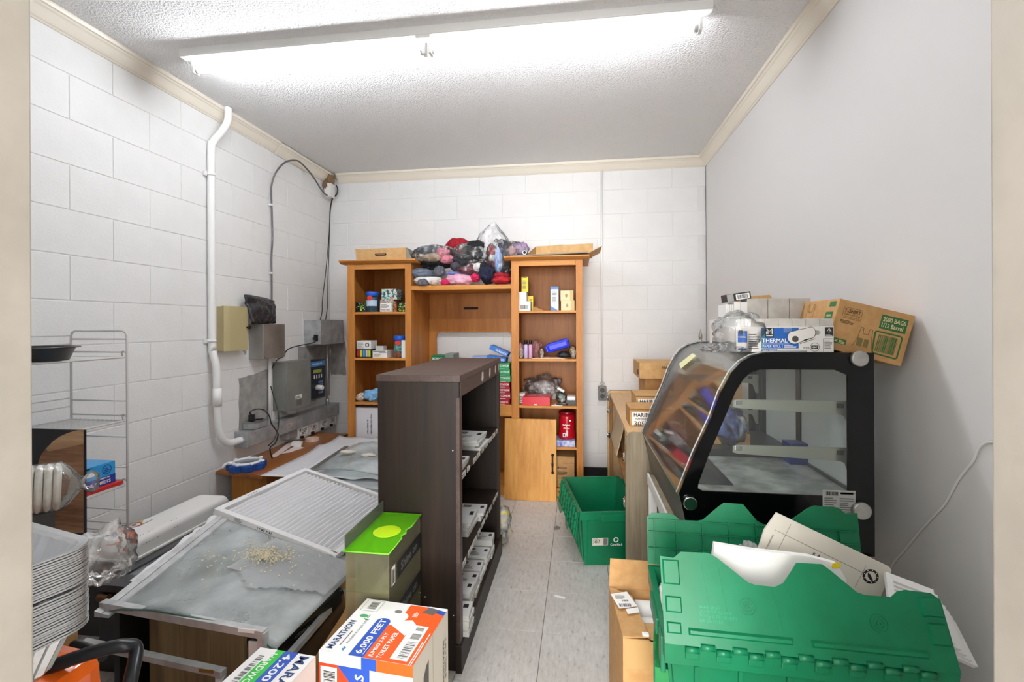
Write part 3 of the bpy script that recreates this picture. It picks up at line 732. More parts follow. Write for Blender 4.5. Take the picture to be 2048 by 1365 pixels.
for k, (z0, z1, lab) in enumerate(((S1, S1 + .074, 'cream soap box under its twin in right tower'), (S1 + .074, S1 + .15, 'cream soap box on top of its twin in right tower'))):
    t = carton('soap_box', lab, 'box', -0.129 - .004 * k, -0.029 - .008 * k, 3.63, 3.72, z0, z1, cr)
    f, w, h = face_front(t); f.disc(M('soap_print', 'a08a50', .5), w * .45, h * .5, .009, ry=.014).rect(M('soap_band', 'c9b070', .5), w * .74, w, 0, h).build(t)
B().prism([(-0.342, S1), (-0.258, S1), (-0.341, S1 + .036)], 3.66, 3.70, fxz).build('wood_wedge', brown_wood)
tag(bpy.data.objects['wood_wedge'], 'small brown wooden wedge in middle of right tower top shelf', 'wedge')
# right tower, second shelf
pinkbag = clear('pink_film', 'e8b8b8', .3, 'd8a0a0', .2, (40, .02), 1.5)
def pouch(name, label, cat, c, r, seed, inner, film_m, flat, fill=.86, amp=.2, rot=None, peak=None):
    t = T(name, label, cat, (c[0], c[1], flat))
    bb = B(); bb.blob(c, (r[0] * fill, r[1] * fill, r[2] * fill), seed, amp, 2.2, flat=flat + .002, sub=3, rot=rot); bb.build('contents', inner, t)
    bb = B(); bb.blob(c, r, seed, amp * 1.15, 2.2, flat=flat + .0008, sub=4, rot=rot)
    if peak: bb.blob(peak[0], peak[1], seed + 1, .55, 2.4, sub=4)
    bb.build('bag', film_m, t); return t
pouch('snack_bag', 'clear bag of pink sweets at left of right tower second shelf', 'bag', (-0.441, 3.66, S2 + .065), (.034, .04, .065), 5, M('pink_mix', 'b87a74', .5, var=(60, '8c4a48', 'd8a098')), film, S2)
for k, (px, c, lab) in enumerate(((1052, 'c9b8dc', 'small lilac bottle with black cap next to pink sweets bag'), (1061, 'cfa0c4', 'small pink bottle with black cap right of the lilac one'))):
    x = (-0.398, -0.363)[k]
    t = T('bottle', lab, 'bottle', (x, 3.65, S2))
    B().lathe([(.012, 0), (.0155, .004), (.0155, .095), (.008, .112)], (x, 3.65, S2), 16).build('body', M('bottle_' + c, c, .25), t)
    B().lathe([(.0125, .11), (.0125, .138), (.011, .14)], (x, 3.65, S2), 16).build('cap', black_pl, t)
pouch('snack_bag', 'crinkled clear pink bag behind the two small bottles', 'bag', (-0.323, 3.73, S2 + .06), (.05, .04, .075), 9, M('rose_mix', 'a06060', .5, var=(60, '7a3a3e', 'c89088')), pinkbag, S2)
pouch('snack_bag', 'small clear bag of brown twigs beside blue pouch', 'bag', (-0.279, 3.65, S2 + .04), (.022, .03, .045), 12, M('twig', '94643c', .6, var=(70, '6e4526', 'c89a68')), film, S2)
rm = Matrix.Rotation(R(-17), 3, 'Y')
t = T('blue_case', 'glossy royal blue soft case tilted on right tower second shelf', 'case', (-0.155, 3.68, S2 + .02))
c0 = Vector((-0.155, 3.68, S2 + .098))
bb = B(); bb.obox(c0, (.175, .06, .072), rm, .022); bb.build('shell', M('royal_blue', '1a2fd0', .4), t)
bb = B(); bb.obox(c0 + rm @ Vector((-.088, 0, -.004)), (.022, .04, .05), rm, .008); bb.build('flap', M('royal_blue'), t)
t = T('black_pouch', 'black fabric pouch under the blue case', 'pouch', (-0.11, 3.68, S2))
B().blob((-0.11, 3.69, S2 + .026), (.055, .045, .028), 4, .3, 2, flat=S2 + .007).build('body', M('black_cloth', '17161a', .6), t)
o = B().hexa([(p[0], p[1], z) for z in (S2 + .0005, S2 + .006) for p in ((-0.348, 3.612), (-0.108, 3.606), (-0.065, 3.72), (-0.314, 3.70))]).build('paper_pad', M('buff_paper', 'd9c39a', .7)); tag(o, 'buff envelope lying on right tower second shelf front', 'envelope')
o = B().hexa([(p[0], p[1], z) for z in (S2 + .0065, S2 + .01) for p in ((-0.266, 3.622), (-0.138, 3.616), (-0.132, 3.65), (-0.245, 3.65))]).build('blister_card', M('lilac_card', 'b8a0b4', .3)); tag(o, 'shiny lilac blister card lying on buff envelope', 'card')
pouch('snack_bag', 'clear bag of tan string at right of second shelf', 'bag', (-0.046, 3.69, S2 + .05), (.032, .04, .05), 15, M('tan_mix', 'a07c4a', .6, var=(60, '6c4c28', 'd0b078')), film, S2)
# right tower, third shelf
t = carton('red_box', 'flat bright red gift box on right tower third shelf', 'box', -0.423, -0.215, 3.615, 3.80, S3, S3 + .062, M('red_card', 'd0182c', .35), rz=0)
f, w, h = face_top(t)
for a, b_, l in ((.15, .3, .3), (.3, .55, .35), (.5, .25, .3), (.55, .7, .3), (.2, .8, .25)): f.rect(print_wht, w * a, w * (a + l), 2 * t_dims[t.name][1] * b_, 2 * t_dims[t.name][1] * b_ + .008)
f.build(t); f, w, h = face_front(t); f.rect(print_wht, w * .42, w * .53, .002, .010).build(t)
pouch('plastic_bag', 'large empty clear plastic bag behind the red gift box', 'bag', (-0.29, 3.92, S3 + .1), (.15, .08, .10), 21, film_white, film, S3, .6, .35)
t = carton('small_box', 'white box at left of red gift box', 'box', -0.467, -0.416, 3.72, 3.80, S3, S3 + .075, white_card)
f, w, h = face_front(t); f.lines(print_gry, .004, w - .004, .01, .06, 4).build(t)
o = B().hexa([(p[0], p[1], z) for z in (S3 + .0005, S3 + .004) for p in ((-0.204, 3.612), (-0.125, 3.612), (-0.097, 3.70), (-0.166, 3.71))]).build('note_paper', paper); tag(o, 'sheet of white note paper right of red gift box', 'paper')
o = B().tube([(-0.167, 3.63, S3 + .012), (-0.084, 3.62, S3 + .008)], .0045, 8).build('pen', black_pl); tag(o, 'black pen lying across white note paper', 'pen')
t = carton('phone_box', 'flat black box under white one at right of third shelf', 'box', -0.1, -0.021, 3.66, 3.80, S3, S3 + .035, black_pl)
t = carton('small_box', 'small white box on the flat black box', 'box', -0.089, -0.025, 3.68, 3.78, S3 + .035, S3 + .062, white_card)
pouch('plastic_bag', 'small clear bag of green foil beside the flat black box', 'bag', (-0.137, 3.76, S3 + .04), (.04, .05, .045), 25, M('green_foil', '55705c', .4, .3, var=(50, '35503e', '90a898')), film, S3)
o = B().obox((-0.137, 3.75, S3 + .105), (.06, .05, .02), Matrix.Rotation(R(30), 3, 'Y'), .006).build('white_remote', white_pl); tag(o, 'white remote lying tilted on the green foil bag', 'remote')
# coffee tub on lower shelf
x = -0.091
t = T('coffee_tub', 'dark red plastic coffee tub in the lower right tower', 'tub', (x, 3.72, S4 + .045))
prof_t = [(.060, 0), (.068, .008), (.068, .03), (.062, .05), (.060, .12), (.063, .16), (.058, .19)]
B().lathe(prof_t, (x, 3.72, S4 + .046), 28).build('body', M('tub_red', 'b50f20', .25, coat=.3), t)
B().lathe([(.062, .188), (.064, .192), (.064, .205), (.060, .208)], (x, 3.72, S4 + .046), 28).build('lid', M('tub_lid', '7d0c18', .3), t)
f = Face((x - .06, 3.72 - .0665, S4 + .046), (1, 0, 0), (0, 0, 1))
f.text(print_wht, 'Folgers', .03, .10, width=.055).rect(print_wht, .03, .05, .02, .05).rect(print_blk, .034, .046, .025, .045, .0009).lines(print_wht, .035, .085, .085, .095, 2); f.disc(print_wht, .085, .145, .006, n=12)
f.build(t)
carton('flat_pack', 'flat blue and white packet under the red coffee tub', 'packet', -0.187, -0.03, 3.63, 3.80, S4, S4 + .045, M('blue_pack', '6f8fd6', .35, var=(25, '3f62c4', 'dfe6f4')))
t = carton('kraft_carton', 'brown carton with black print in bottom of right tower', 'box', -0.372, -0.035, 3.66, 3.95, .068, .30, kraft)
f, w, h = face_front(t); f.rect(kraft_d, 0, w, h * .78, h * .79).text(print_blk, 'MISSION', w * .62, h * .6, width=.07).lines(print_blk, w * .62, w * .85, h * .4, h * .56, 4).rect(kraft_d, 0, w, h * .3, h * .31).build(t)

# boxes on the media deck
pk = {'g': M('pack_green', '2f9f62', .35), 'dg': M('pack_dark_green', '0f6b3a', .35), 'r': M('pack_red', 'a81628', .35), 'b': M('pack_blue', '2f78d0', .35)}
xa, xb = -0.604, -0.515
zz = S3
names = ['lowest', 'second', 'third', 'fourth', 'fifth', 'sixth', 'topmost']
for k in range(7):
    c = 'r' if k < 4 else 'g'; hh = .0435 if k < 4 else .048
    lab = '%s wrapping box, %s from the deck of the stack beside the right tower' % ('red' if c == 'r' else 'green', names[k])
    dx = .004 * ((k * 5) % 3 - 1)
    t = carton('card_box', lab, 'box', xa - .02 + dx, xb + dx - .004, 3.63, 3.78, zz, zz + hh - .001, pk[c], group='stack of red and green boxes')
    f, w, h = face_front(t)
    if k == 0: f.text(print_wht, 'MONACO', .02, .012, width=w * .68, height=.016)
    else:
        g = Face(f.pt(w * .95, h * .75, 0), -f.u, -f.v); g.text(print_wht, 'MONACO', 0, 0, width=w * .68, height=.016, h=.0011)
        g.n = f.n; g.layers = {}; g.text(print_wht, 'MONACO', 0, 0, width=w * .68, height=.016); g.build(t, 'lettering')
    f.lines(print_wht, .02, w * .9, .002, .008, 1).build(t)
    zz += hh
for k, (ang, dz, dx, lab) in enumerate(((-8, .012, -.055, 'blue packet lying under another on green box stack'), (-24, .072, -.02, 'blue packet tilted on top of the green box stack'))):
    c = Vector((-0.592 + dx * .6, 3.69, zz + .02 + dz)); rm = Matrix.Rotation(R(-ang), 3, 'Y')
    t = T('card_packet', lab, 'packet', (c.x, c.y, zz))
    B().obox(c, (.15, .13, .034), rm, .002).build('carton', pk['b'], t)
    f = Face(c + rm @ Vector((-.075, -.0655, -.017)), rm @ Vector((1, 0, 0)), (0, 0, 1)); f.text(print_wht, 'MONACO', .05, .008, width=.09, height=.016).build(t, 'lettering')
t = carton('kraft_carton', 'brown carton on the media deck behind dark bookcase', 'box', -1.22, -.66, 3.66, 3.92, S3, 1.0, kraft)
t = carton('card_packet', 'dark green packet at left of media deck opening', 'packet', -1.152, -1.047, 3.67, 3.85, 1.0, 1.062, pk['dg'])
f, w, h = face_front(t); f.text(print_wht, 'MONACO', .012, .025, width=w * .75, height=.02).build(t)
t = carton('card_packet', 'grey packet beside dark green packet, in media opening', 'packet', -1.054, -0.98, 3.70, 3.88, 1.0, 1.072, M('pack_grey', '7d8c84', .4))
t = carton('card_packet', 'pale blue packet showing over the dark bookcase top', 'packet', -0.842, -0.706, 3.72, 3.88, 1.0, 1.05, M('pack_pale_blue', '8fa8dc', .4), rz=8)

# ---------------------------------------------------------------- on top of the wall unit
ZT = 1.812
t = T('kraft_carton', 'brown carton with handle slot on top of the left tower', 'box', (-1.5, 3.72, ZT))
xa, xb = -1.756, -1.344
B().hexa([(xa, 3.64, ZT), (xb, 3.64, ZT), (xb, 3.95, ZT), (xa, 3.95, ZT), (xa - .006, 3.632, ZT + .098), (xb + .002, 3.632, ZT + .10), (xb, 3.95, ZT + .09), (xa, 3.95, ZT + .09)], .002).build('carton', kraft_l, t)
f = Face((xa, 3.638, ZT), (1, 0, 0), (0, -.008, .1)); f.poly(dark_gap, [(.155, .048), (.165, .040), (.245, .040), (.255, .048), (.25, .058), (.16, .058)]).rect(kraft_d, .17, .24, .045, .056, .0009).build(t, 'handle_slot')
B().hexa([(xb, 3.64, ZT), (xb + .045, 3.66, ZT + .004), (xb + .045, 3.93, ZT + .004), (xb, 3.95, ZT), (xb + .002, 3.632, ZT + .1), (xb + .006, 3.64, ZT + .1), (xb + .006, 3.94, ZT + .092), (xb, 3.95, ZT + .09)]).build('flap', M('grey_board', '8b8577', .7), t)
t = T('flattened_carton', 'open flattened brown carton on top of the right tower', 'box', (-.2, 3.8, ZT))
zf = ZT + .022
B().hexa([(-.49, 3.58, zf - .02), (.07, 3.555, zf - .01), (.075, 4.0, zf - .01), (-.47, 4.0, zf - .02), (-.49, 3.58, zf - .012), (.07, 3.555, zf - .002), (.075, 4.0, zf - .002), (-.47, 4.0, zf - .012)]).build('base_board', M('grey_board'), t)
xa, xb = -0.318, 0.11
B().hexa([(xa, 3.66, zf - .002), (xb, 3.655, zf), (xb, 3.95, zf), (xa, 3.95, zf), (xa, 3.65, zf + .062), (xb, 3.645, zf + .073), (xb, 3.95, zf + .062), (xa, 3.95, zf + .058)], .002).build('carton', kraft_l, t)
B().hexa([(xa - .06, 3.64, zf - .002), (xa, 3.66, zf - .002), (xa, 3.95, zf), (xa - .06, 3.93, zf), (xa - .065, 3.64, zf + .004), (xa + .001, 3.65, zf + .062), (xa, 3.95, zf + .058), (xa - .065, 3.93, zf + .004)]).build('flap', kraft_d, t)
B().hexa([(xb - .03, 3.60, zf - .004), (xb + .062, 3.56, zf + .035), (xb + .062, 3.9, zf + .035), (xb - .02, 3.93, zf), (xb - .03, 3.60, zf), (xb + .062, 3.56, zf + .039), (xb + .062, 3.9, zf + .039), (xb - .02, 3.93, zf + .004)]).build('flap', kraft_l, t)
t = T('mesh_dome', 'pale wire mesh dome showing behind the flattened brown carton', 'food cover', (-.2, 3.98, ZT + .084))
B().lathe([(.10, 0), (.095, .012), (.07, .03), (.03, .038)], (-0.136, 3.85, zf + .062), 24).build('mesh', M('pale_mesh', 'cfc5ae', .5, bump=(90, .8, .004)), t)
o = B().lathe([(.017, 0), (.017, .004), (.0105, .004), (.0105, .05)], (-0.402, 3.62, ZT + .035), 20, axis=Matrix.Rotation(R(-90), 3, 'X')).build('paper_roll', M('roll_white', 'dcd9d8', .5)); tag(o, 'end of a small white tube with dark core beside the purple bag', 'roll')
B().lathe([(.0105, -.0004), (.0105, -.0002)], (-0.402, 3.62, ZT + .035), 16, axis=Matrix.Rotation(R(-90), 3, 'X')).build('core', dark_gap, o)

# knitted hats and scarves in clear bags on the bridge shelf
ZB = 1.607
def knit(n, c, c2): return M('knit_' + n, c, .9, var=(40, c2, c), bump=(60, .9, .008, 1), stretch=(1, 1, .4))
kg = knit('grey', '747d8c', '5c6472'); kdg = knit('dark', '35363c', '26272c'); kpk = knit('pink', 'd98a98', 'c87886'); krd = knit('red', 'a31424', '8a0f1e')
kwh = knit('white', 'ece8e4', 'd8d2cc'); kbl = knit('black', '1b1b20', '111114'); knv = knit('navy', '1c2240', '141830'); kmr = knit('maroon', '7c2434', '5c1a28')
klb = knit('pale_blue', 'a9c0e6', '90a8d4'); klp = knit('light_pink', 'efb8cc', 'e4a4bc'); khp = knit('hot_pink', 'd6245c', 'c01c50'); kpu = knit('purple', 'b498b8', '9c80a4'); ktn = knit('tan', 'c8b094', 'b09878')
def pile(name, label, cat, parts, bagblob=None, at=None, film_m=None):
    p0 = parts[0][1]; t = T(name, label, cat, (p0[0], p0[1], p0[2] - parts[0][2][2]))
    for pn, c, r, m_, sd, *rest in parts:
        B().blob(c, r, sd, .2, 2.4, rz=rest[0] if rest else 0, sub=4, flat=ZB + .001).build(pn, m_, t)
    if bagblob:
        bb = B()
        for c, r, sd, amp in bagblob: bb.blob(c, r, sd, amp, 2.6, sub=5, flat=ZB + .0006, crinkle=.05)
        bb.build('bag', film_m or film, t)
    return t
def cone(bb, c, r, apex, seed, n=40, m_=18):
    """loose crinkled top of a bag gathered up to a peak"""
    c = Vector(c); apex = Vector(apex)
    def fn(u, v):
        a = 2 * math.pi * u; q = (1 - v) ** .8 * .93 + .07
        k = 1 + .30 * noise.noise(Vector((math.cos(a) * 2.2, math.sin(a) * 2.2, seed + v * 1.5))) + .16 * noise.noise(Vector((math.cos(a) * 6, math.sin(a) * 6, seed + v * 5)))
        p = c.lerp(apex, v); return (p.x + r[0] * q * k * math.cos(a), p.y + r[1] * q * k * math.sin(a), p.z + .02 * noise.noise(Vector((a, v * 4, seed))))
    bb.grid(fn, n, m_); return bb
pile('beanie', 'grey knitted beanie with fluffy pompom at left of bridge shelf', 'hat', [('cap', (-1.231, 3.68, 1.708), (.095, .07, .042), kg, 1), ('pompom', (-1.081, 3.67, 1.723), (.045, .04, .045), M('grey_fur', '6e6e76', 1., bump=(90, 1, .02)), 2)])
pile('beanie', 'white beanie with dark grey pompom hanging over bridge shelf edge', 'hat', [('cap', (-1.175, 3.67, 1.654), (.115, .065, .030), kwh, 3), ('pompom', (-1.196, 3.61, 1.626), (.042, .035, .036), M('grey_fur'), 4), ('cuff', (-1.103, 3.66, 1.629), (.06, .055, .022), knit('beige', 'd8c4b4', 'c4b0a0'), 5)])
pile('bagged_scarf', 'clear bag of grey, tan and pink knitwear at top left of pile', 'knitwear', [('grey_knit', (-1.182, 3.72, 1.899), (.10, .08, .035), kg, 6), ('tan_knit', (-1.13, 3.66, 1.829), (.10, .05, .032), ktn, 7), ('pink_knit', (-1.048, 3.655, 1.866), (.055, .045, .042), kpk, 8), ('pink_knit', (-1.018, 3.65, 1.814), (.06, .05, .035), kpk, 9), ('dark_knit', (-1.124, 3.72, 1.79), (.13, .07, .05), kbl, 10)], [((-1.131, 3.69, 1.853), (.165, .105, .078), 11, .16)])
pile('red_garment', 'dark red knitted garment peeking behind the black bagged jacket', 'knitwear', [('knit', (-0.97, 3.84, 1.944), (.10, .06, .07), krd, 12)])
pile('bagged_scarf', 'slanted clear bag of black and charcoal knitwear in pile middle', 'knitwear', [('black_knit', (-0.806, 3.72, 1.893), (.085, .08, .075), kbl, 13), ('charcoal_knit', (-0.902, 3.68, 1.803), (.085, .07, .055), kdg, 14), ('grey_knit', (-0.943, 3.65, 1.758), (.045, .05, .035), knit('slate', '4c4850', '3a373e'), 15)], [((-0.85, 3.7, 1.848), (.145, .10, .085), 16, .2)])
pile('bagged_scarf', 'clear bag of maroon knitwear under the black bag', 'knitwear', [('maroon_knit', (-0.863, 3.7, 1.734), (.11, .08, .04), kmr, 18), ('stripe_knit', (-0.77, 3.64, 1.745), (.035, .03, .035), kwh, 19)], [((-0.832, 3.69, 1.729), (.13, .095, .05), 20, .22)])
pile('pink_hat', 'light pink hat with hot pink cuffs at front of bridge shelf', 'hat', [('crown', (-0.914, 3.66, 1.653), (.115, .07, .045), klp, 21), ('cuff', (-0.787, 3.645, 1.665), (.04, .05, .033), khp, 22), ('tip', (-1.022, 3.63, 1.629), (.035, .04, .028), khp, 23), ('band', (-0.956, 3.7, 1.705), (.075, .06, .022), knit('lilac', '8890cc', '7880bc'), 24)])
pile('navy_sweater', 'rolled navy blue sweater right of the pink hat', 'knitwear', [('roll', (-0.697, 3.67, 1.693), (.065, .10, .075), knv, 25), ('sleeve', (-0.717, 3.63, 1.731), (.035, .04, .05), kbl, 26)])
pile('striped_sweater', 'clear bag of red, white and navy striped sweaters upright in pile', 'knitwear', [('red_knit', (-0.672, 3.73, 1.868), (.045, .06, .065), krd, 27), ('white_knit', (-0.659, 3.7, 1.816), (.035, .05, .03), kwh, 28), ('pale_blue_knit', (-0.609, 3.66, 1.794), (.03, .05, .10), klb, 29), ('navy_knit', (-0.573, 3.71, 1.87), (.055, .06, .08), knv, 30), ('maroon_knit', (-0.663, 3.7, 1.769), (.04, .05, .035), kmr, 31), ('black_knit', (-0.557, 3.7, 1.728), (.045, .06, .07), kbl, 32)], [((-0.604, 3.7, 1.815), (.105, .09, .15), 33, .14)])
pile('red_shirts', 'folded bright red shirts at right end of the bridge shelf', 'knitwear', [('fold', (-0.586, 3.66, 1.643), (.075, .08, .032), knit('scarlet', 'b8202c', 'a01824'), 34), ('fold', (-0.587, 3.67, 1.675), (.07, .075, .028), krd, 35)])
bb = cone(B(), (-0.702, 3.76, 1.877), (.20, .09, 0), (-0.668, 3.78, 2.11), 3); o = bb.build('loose_plastic_bag', clear('loose_film', 'fdfdfd', .1, 'ffffff', .16, (30, .004), 1.2, dust_glint_noise=(13, .10, .6, (1, 1, .5), (.48, .68)))); tag(o, 'loose crinkled clear plastic bag rising to a peak above the pile', 'bag')  # its white streaks likewise are highlights painted into the film
t = pile('bagged_scarf', 'clear bag of lilac fluffy knitwear beside the flattened carton', 'knitwear', [('lilac_knit', (-0.441, 3.72, 1.892), (.062, .06, .05), kpu, 36), ('rose_knit', (-0.509, 3.7, 1.863), (.05, .06, .05), knit('rose', 'b89490', 'a07c78'), 37)], [((-0.485, 3.7, 1.866), (.095, .075, .075), 38, .2)])

# ---------------------------------------------------------------- dark bookcase in the middle
K = T('bookcase', 'dark espresso bookcase standing end-on in the middle of room', 'bookcase', (-.605, 2.225, 0))
kx0, kx1, ky0, ky1, kz = -.77, -.44, 1.752, 2.70, 1.113
def kb(name, mat, x0, x1, y0, y1, z0, z1, bev=.002): return B().box(x0, x1, y0, y1, z0, z1, bev).build(name, mat, K)
kb('end_panel', espresso, kx0 + .004, kx1 - .006, ky0 + .008, ky0 + .030, 0, kz - .026); kb('end_panel', espresso, kx0 + .004, kx1 - .006, ky1 - .030, ky1 - .008, 0, kz - .026)
kb('top_board', espresso_t, kx0, kx1, ky0, ky1, kz - .026, kz, .003)
kb('back_panel', espresso_in, kx0 + .004, kx0 + .010, ky0 + .03, ky1 - .03, .02, kz - .026)
kb('top_rail', espresso_t, kx1 - .022, kx1 - .004, ky0 + .03, ky1 - .03, kz - .085, kz - .026)
kb('face_stile', espresso_t, kx1 - .018, kx1 - .003, ky0 + .005, ky0 + .045, .10, kz - .085); kb('face_stile', espresso, kx1 - .022, kx1 - .003, ky1 - .045, ky1 - .008, .10, kz - .085)
for z in (.725, .375): kb('shelf', espresso, kx0 + .01, kx1 - .012, ky0 + .03, ky1 - .03, z - .022, z)
kb('bottom_shelf', espresso, kx0 + .01, kx1 - .02, ky0 + .03, ky1 - .03, .085, .105)
kb('plinth', espresso, kx1 - .02, kx1 + .004, ky0 - .004, ky1 + .004, 0, .105, .003)
lab_m = M('price_label', 'dedbd4', .6)
rnd = random.Random(3)
for z, n in ((.725, 9), (.375, 9)):
    for k in range(n):
        y = ky0 + .06 + k * (.86 / n) + rnd.uniform(0, .02); l = rnd.uniform(.055, .085)
        f = Face((kx1 - .0118, y, z - .028), (0, 1, 0), (0, 0, 1)); f.poly(lab_m, [(0, .003), (l, rnd.uniform(0, .004)), (l * rnd.uniform(.9, 1), .028 + rnd.uniform(-.008, .002)), (0, .029)]).lines(print_gry, .005, l * .85, .006, .022, 2, k).build(K, 'shelf_label')
for y, l in ((2.17, .05), (2.36, .045), (2.53, .03), (2.64, .02)):
    f = Face((kx1 - .0038, y, kz - .075), (0, 1, 0), (0, 0, 1)); f.poly(lab_m, [(0, .012), (l * .4, 0), (l, .014), (l, .042), (.3 * l, .046)]).build(K, 'torn_label')
f = Face((kx1 - .05, ky1 - .0305, .58), (1, 0, 0), (0, 0, 1)); f.rect(lab_m, -.10, -.04, .02, .035).text(print_blk, 'NEW ITEMS', -.097, .023, width=.05).poly(lab_m, [(-.07, .09), (-.045, .09), (-.04, .11), (-.06, .125)]).build(K, 'shelf_label')
for x, z in ((-.47, .83), (-.62, .30), (-.60, .287), (-.58, .272), (-.66, .305), (-.47, .21)):
    Face((x, ky0 + .0078, z), (1, 0, 0), (0, 0, 1)).disc(print_wht, 0, 0, .0022, n=8).build(K, 'paint_speck')
# booklets lying on its shelves
cover = M('booklet_cover', 'dcdcda', .5); edge_m = M('booklet_edge', 'b9b9b4', .7)
def booklets(label, x0, x1, y0, y1, z, n, th, seed, title='', fan=.006):
    rnd = random.Random(seed)
    for k in range(n):
        q = ['lowest', 'second', 'third', 'fourth', 'fifth', 'sixth'][k] if k < n - 1 else 'topmost'
        t = T('booklet', '%s, %s of its stack' % (label, q) if n > 1 else label, 'booklet', ((x0 + x1) / 2 + rnd.uniform(-fan, fan), (y0 + y1) / 2 + rnd.uniform(-fan, fan), z + k * th), R(rnd.uniform(-4, 4)), group='booklets in the dark bookcase')
        w, d = (x1 - x0) / 2, (y1 - y0) / 2
        B().box(-w, w, -d, d, 0, th * .96, .0005).build('pages', edge_m, t, local=True)
        Mx = rootmat(t); R3 = Mx.to_3x3()
        f = Face(Mx @ Vector((-w, -d, th * .96)), R3 @ Vector((1, 0, 0)), R3 @ Vector((0, 1, 0)))
        if k == n - 1: f.rect(cover, 0, 2 * w, 0, 2 * d, .0003).lines(print_gry, .012, 2 * w * .7, .015, 2 * d * .5, 4, seed).rect(print_gry, .012, 2 * w * .4, 2 * d * .6, 2 * d * .85).rect(print_blk, 2 * w * .78, 2 * w * .92, 2 * d * .55, 2 * d * .8)
        else: f.rect(cover, 0, 2 * w, 0, 2 * d, .0003)
        f.build(t, 'cover')
booklets('grey booklet at near end of the upper bookcase shelf', -.57, -.455, 1.86, 1.98, .7255, 2, .012, 1)
booklets('white booklet fanned on middle of upper bookcase shelf', -.60, -.458, 2.14, 2.33, .7255, 4, .013, 2, fan=.02)
booklets('white booklet in thick pile on middle bookcase shelf', -.60, -.475, 2.05, 2.22, .3755, 5, .012, 3)
booklets('white booklet in thin pile on middle bookcase shelf', -.58, -.455, 2.225, 2.34, .3755, 3, .012, 4)
for k, (y, n, th) in enumerate(((1.80, 4, .02), (1.94, 4, .022), (2.06, 3, .02), (2.18, 3, .02), (2.30, 3, .022), (2.42, 3, .03))):
    booklets('booklet on the bottom bookcase shelf, stack %s from near end' % ['nearest', 'second', 'third', 'fourth', 'fifth', 'sixth'][k], -.57, -.45 + (.028 if k == 0 else 0), y, y + .10, .1055, n, th, 10 + k)
t = T('snack_bag', 'crumpled grey and yellow bag lying behind far end of dark bookcase', 'bag', (-.42, 2.80, 0))
B().blob((-.50, 2.80, .12), (.10, .08, .13), 4, .3, 2.4, flat=.001).build('bag', M('grey_yellow_bag', '8a8580', .3, stops=(12, [(.3, '3a3836'), (.5, 'b8b4ac'), (.58, 'e3d22c'), (.66, '8e8a86')])), t)

# ---------------------------------------------------------------- wooden counter on the right
Cn = T('wooden_counter', 'low wooden counter with maple top and weathered rounded end panels', 'counter', (.55, 3.28, 0))
def endp(y0, y1):
    pr = [(.235, 0), (.235, .715)] + [(.27 - .035 * math.cos(R(a)), .715 + .035 * math.sin(R(a))) for a in (30, 60, 90)] + [(.90, .75), (.90, 0)]
    bb = B(); bb.prism(pr, y0, y1, fxz); return bb
endp(2.50, 2.525).build('end_panel', grey_wood, Cn); endp(4.065, 4.09).build('end_panel', grey_wood, Cn)
for y0, y1 in ((2.525, 2.535), (4.055, 4.065)):
    endp(y0, y1).build('panel_lining', maple, Cn)
bt = B(); bt.box(.25, .90, 2.535, 4.055, .715, .735, .001).build('top', maple, Cn)
B().box(.88, .90, 2.535, 4.055, 0, .715).build('back_panel', brown_wood, Cn)
B().box(.26, .88, 2.535, 4.055, .39, .41).build('shelf', brown_wood, Cn)
B().box(.25, .27, 2.535, 2.60, 0, .715, .001).build('front_stile', grey_wood, Cn)
B().box(.25, .27, 3.99, 4.055, 0, .715, .001).build('front_stile', brown_wood, Cn)
for y, z in ((2.60, .60), (2.60, .36), (3.985, .60), (3.985, .40), (3.985, .70)):
    hb = B().box(.236, .25, y - .02, y + .03, z - .022, z + .022, .002).tube([(.234, y, z - .02), (.234, y, z + .02)], .006, 8); hb.build('hinge', chrome, Cn)
t = carton('kraft_carton', 'open brown carton on the shelf inside the wooden counter', 'box', .30, .60, 3.25, 3.80, .41, .66, kraft_l)
B().hexa([(-.15, -.275, .25), (-.15, .275, .25), (-.205, .275, .02), (-.205, -.275, .02), (-.146, -.275, .25), (-.146, .275, .25), (-.20, .275, .02), (-.20, -.275, .02)]).build('flap', M('pale_card', 'd8c4a0', .7), t, local=True)
carton('kraft_carton', 'small brown carton on the floor inside the counter, behind tote', 'box', .45, .75, 3.45, 3.85, 0, .30, kraft)
# cartons on the counter
hb_l = M('white_label', 'f3f1ec', .55)
def harbor(label, x0, x1, y0, y1, z0, z1, mat, lab=True):
    t = carton('kraft_carton', label, 'box', x0, x1, y0, y1, z0, z1, mat)
    f, w, h = face_front(t)
    if lab:
        f.rect(hb_l, .012, .012 + .12, .01, h - .018).text(print_blk, 'HARIBO', .022, h - .045, width=.10, height=.022).text(print_blk, 'PLAYING MIX', .03, h - .06, width=.075).text(print_blk, '305', .024, h - .095, width=.055, height=.026, bold=False).lines(print_gry, .024, .12, .014, h - .105, 3)
        f.rect(kraft_d, 0, w, h - .008, h)
    return t, f, w, h
t, f, w, h = harbor('brown carton with white label, nearest one on counter top', .278, .52, 2.72, 2.95, .735, .835, kraft); f.build(t)
t, f, w, h = harbor('brown carton with white label, middle one on counter top', .345, .60, 3.00, 3.28, .735, .865, kraft_l); f.build(t)
t, f, w, h = harbor('brown carton under the topmost one at far end of counter', .455, .75, 3.42, 3.78, .735, .93, kraft, False); f.build(t)
t, f, w, h = harbor('topmost brown carton with black print at far end of counter', .410, .72, 3.36, 3.72, .93, 1.038, kraft_l, False); f.text(print_blk, 'HARIBO', .15, h * .6, width=.1).lines(print_blk, .17, .26, .02, .05, 2); f.build(t)
f, w, h = face_left(t); f.rect(print_blk, .24, .31, .02, .055).build(t, 'stamp')
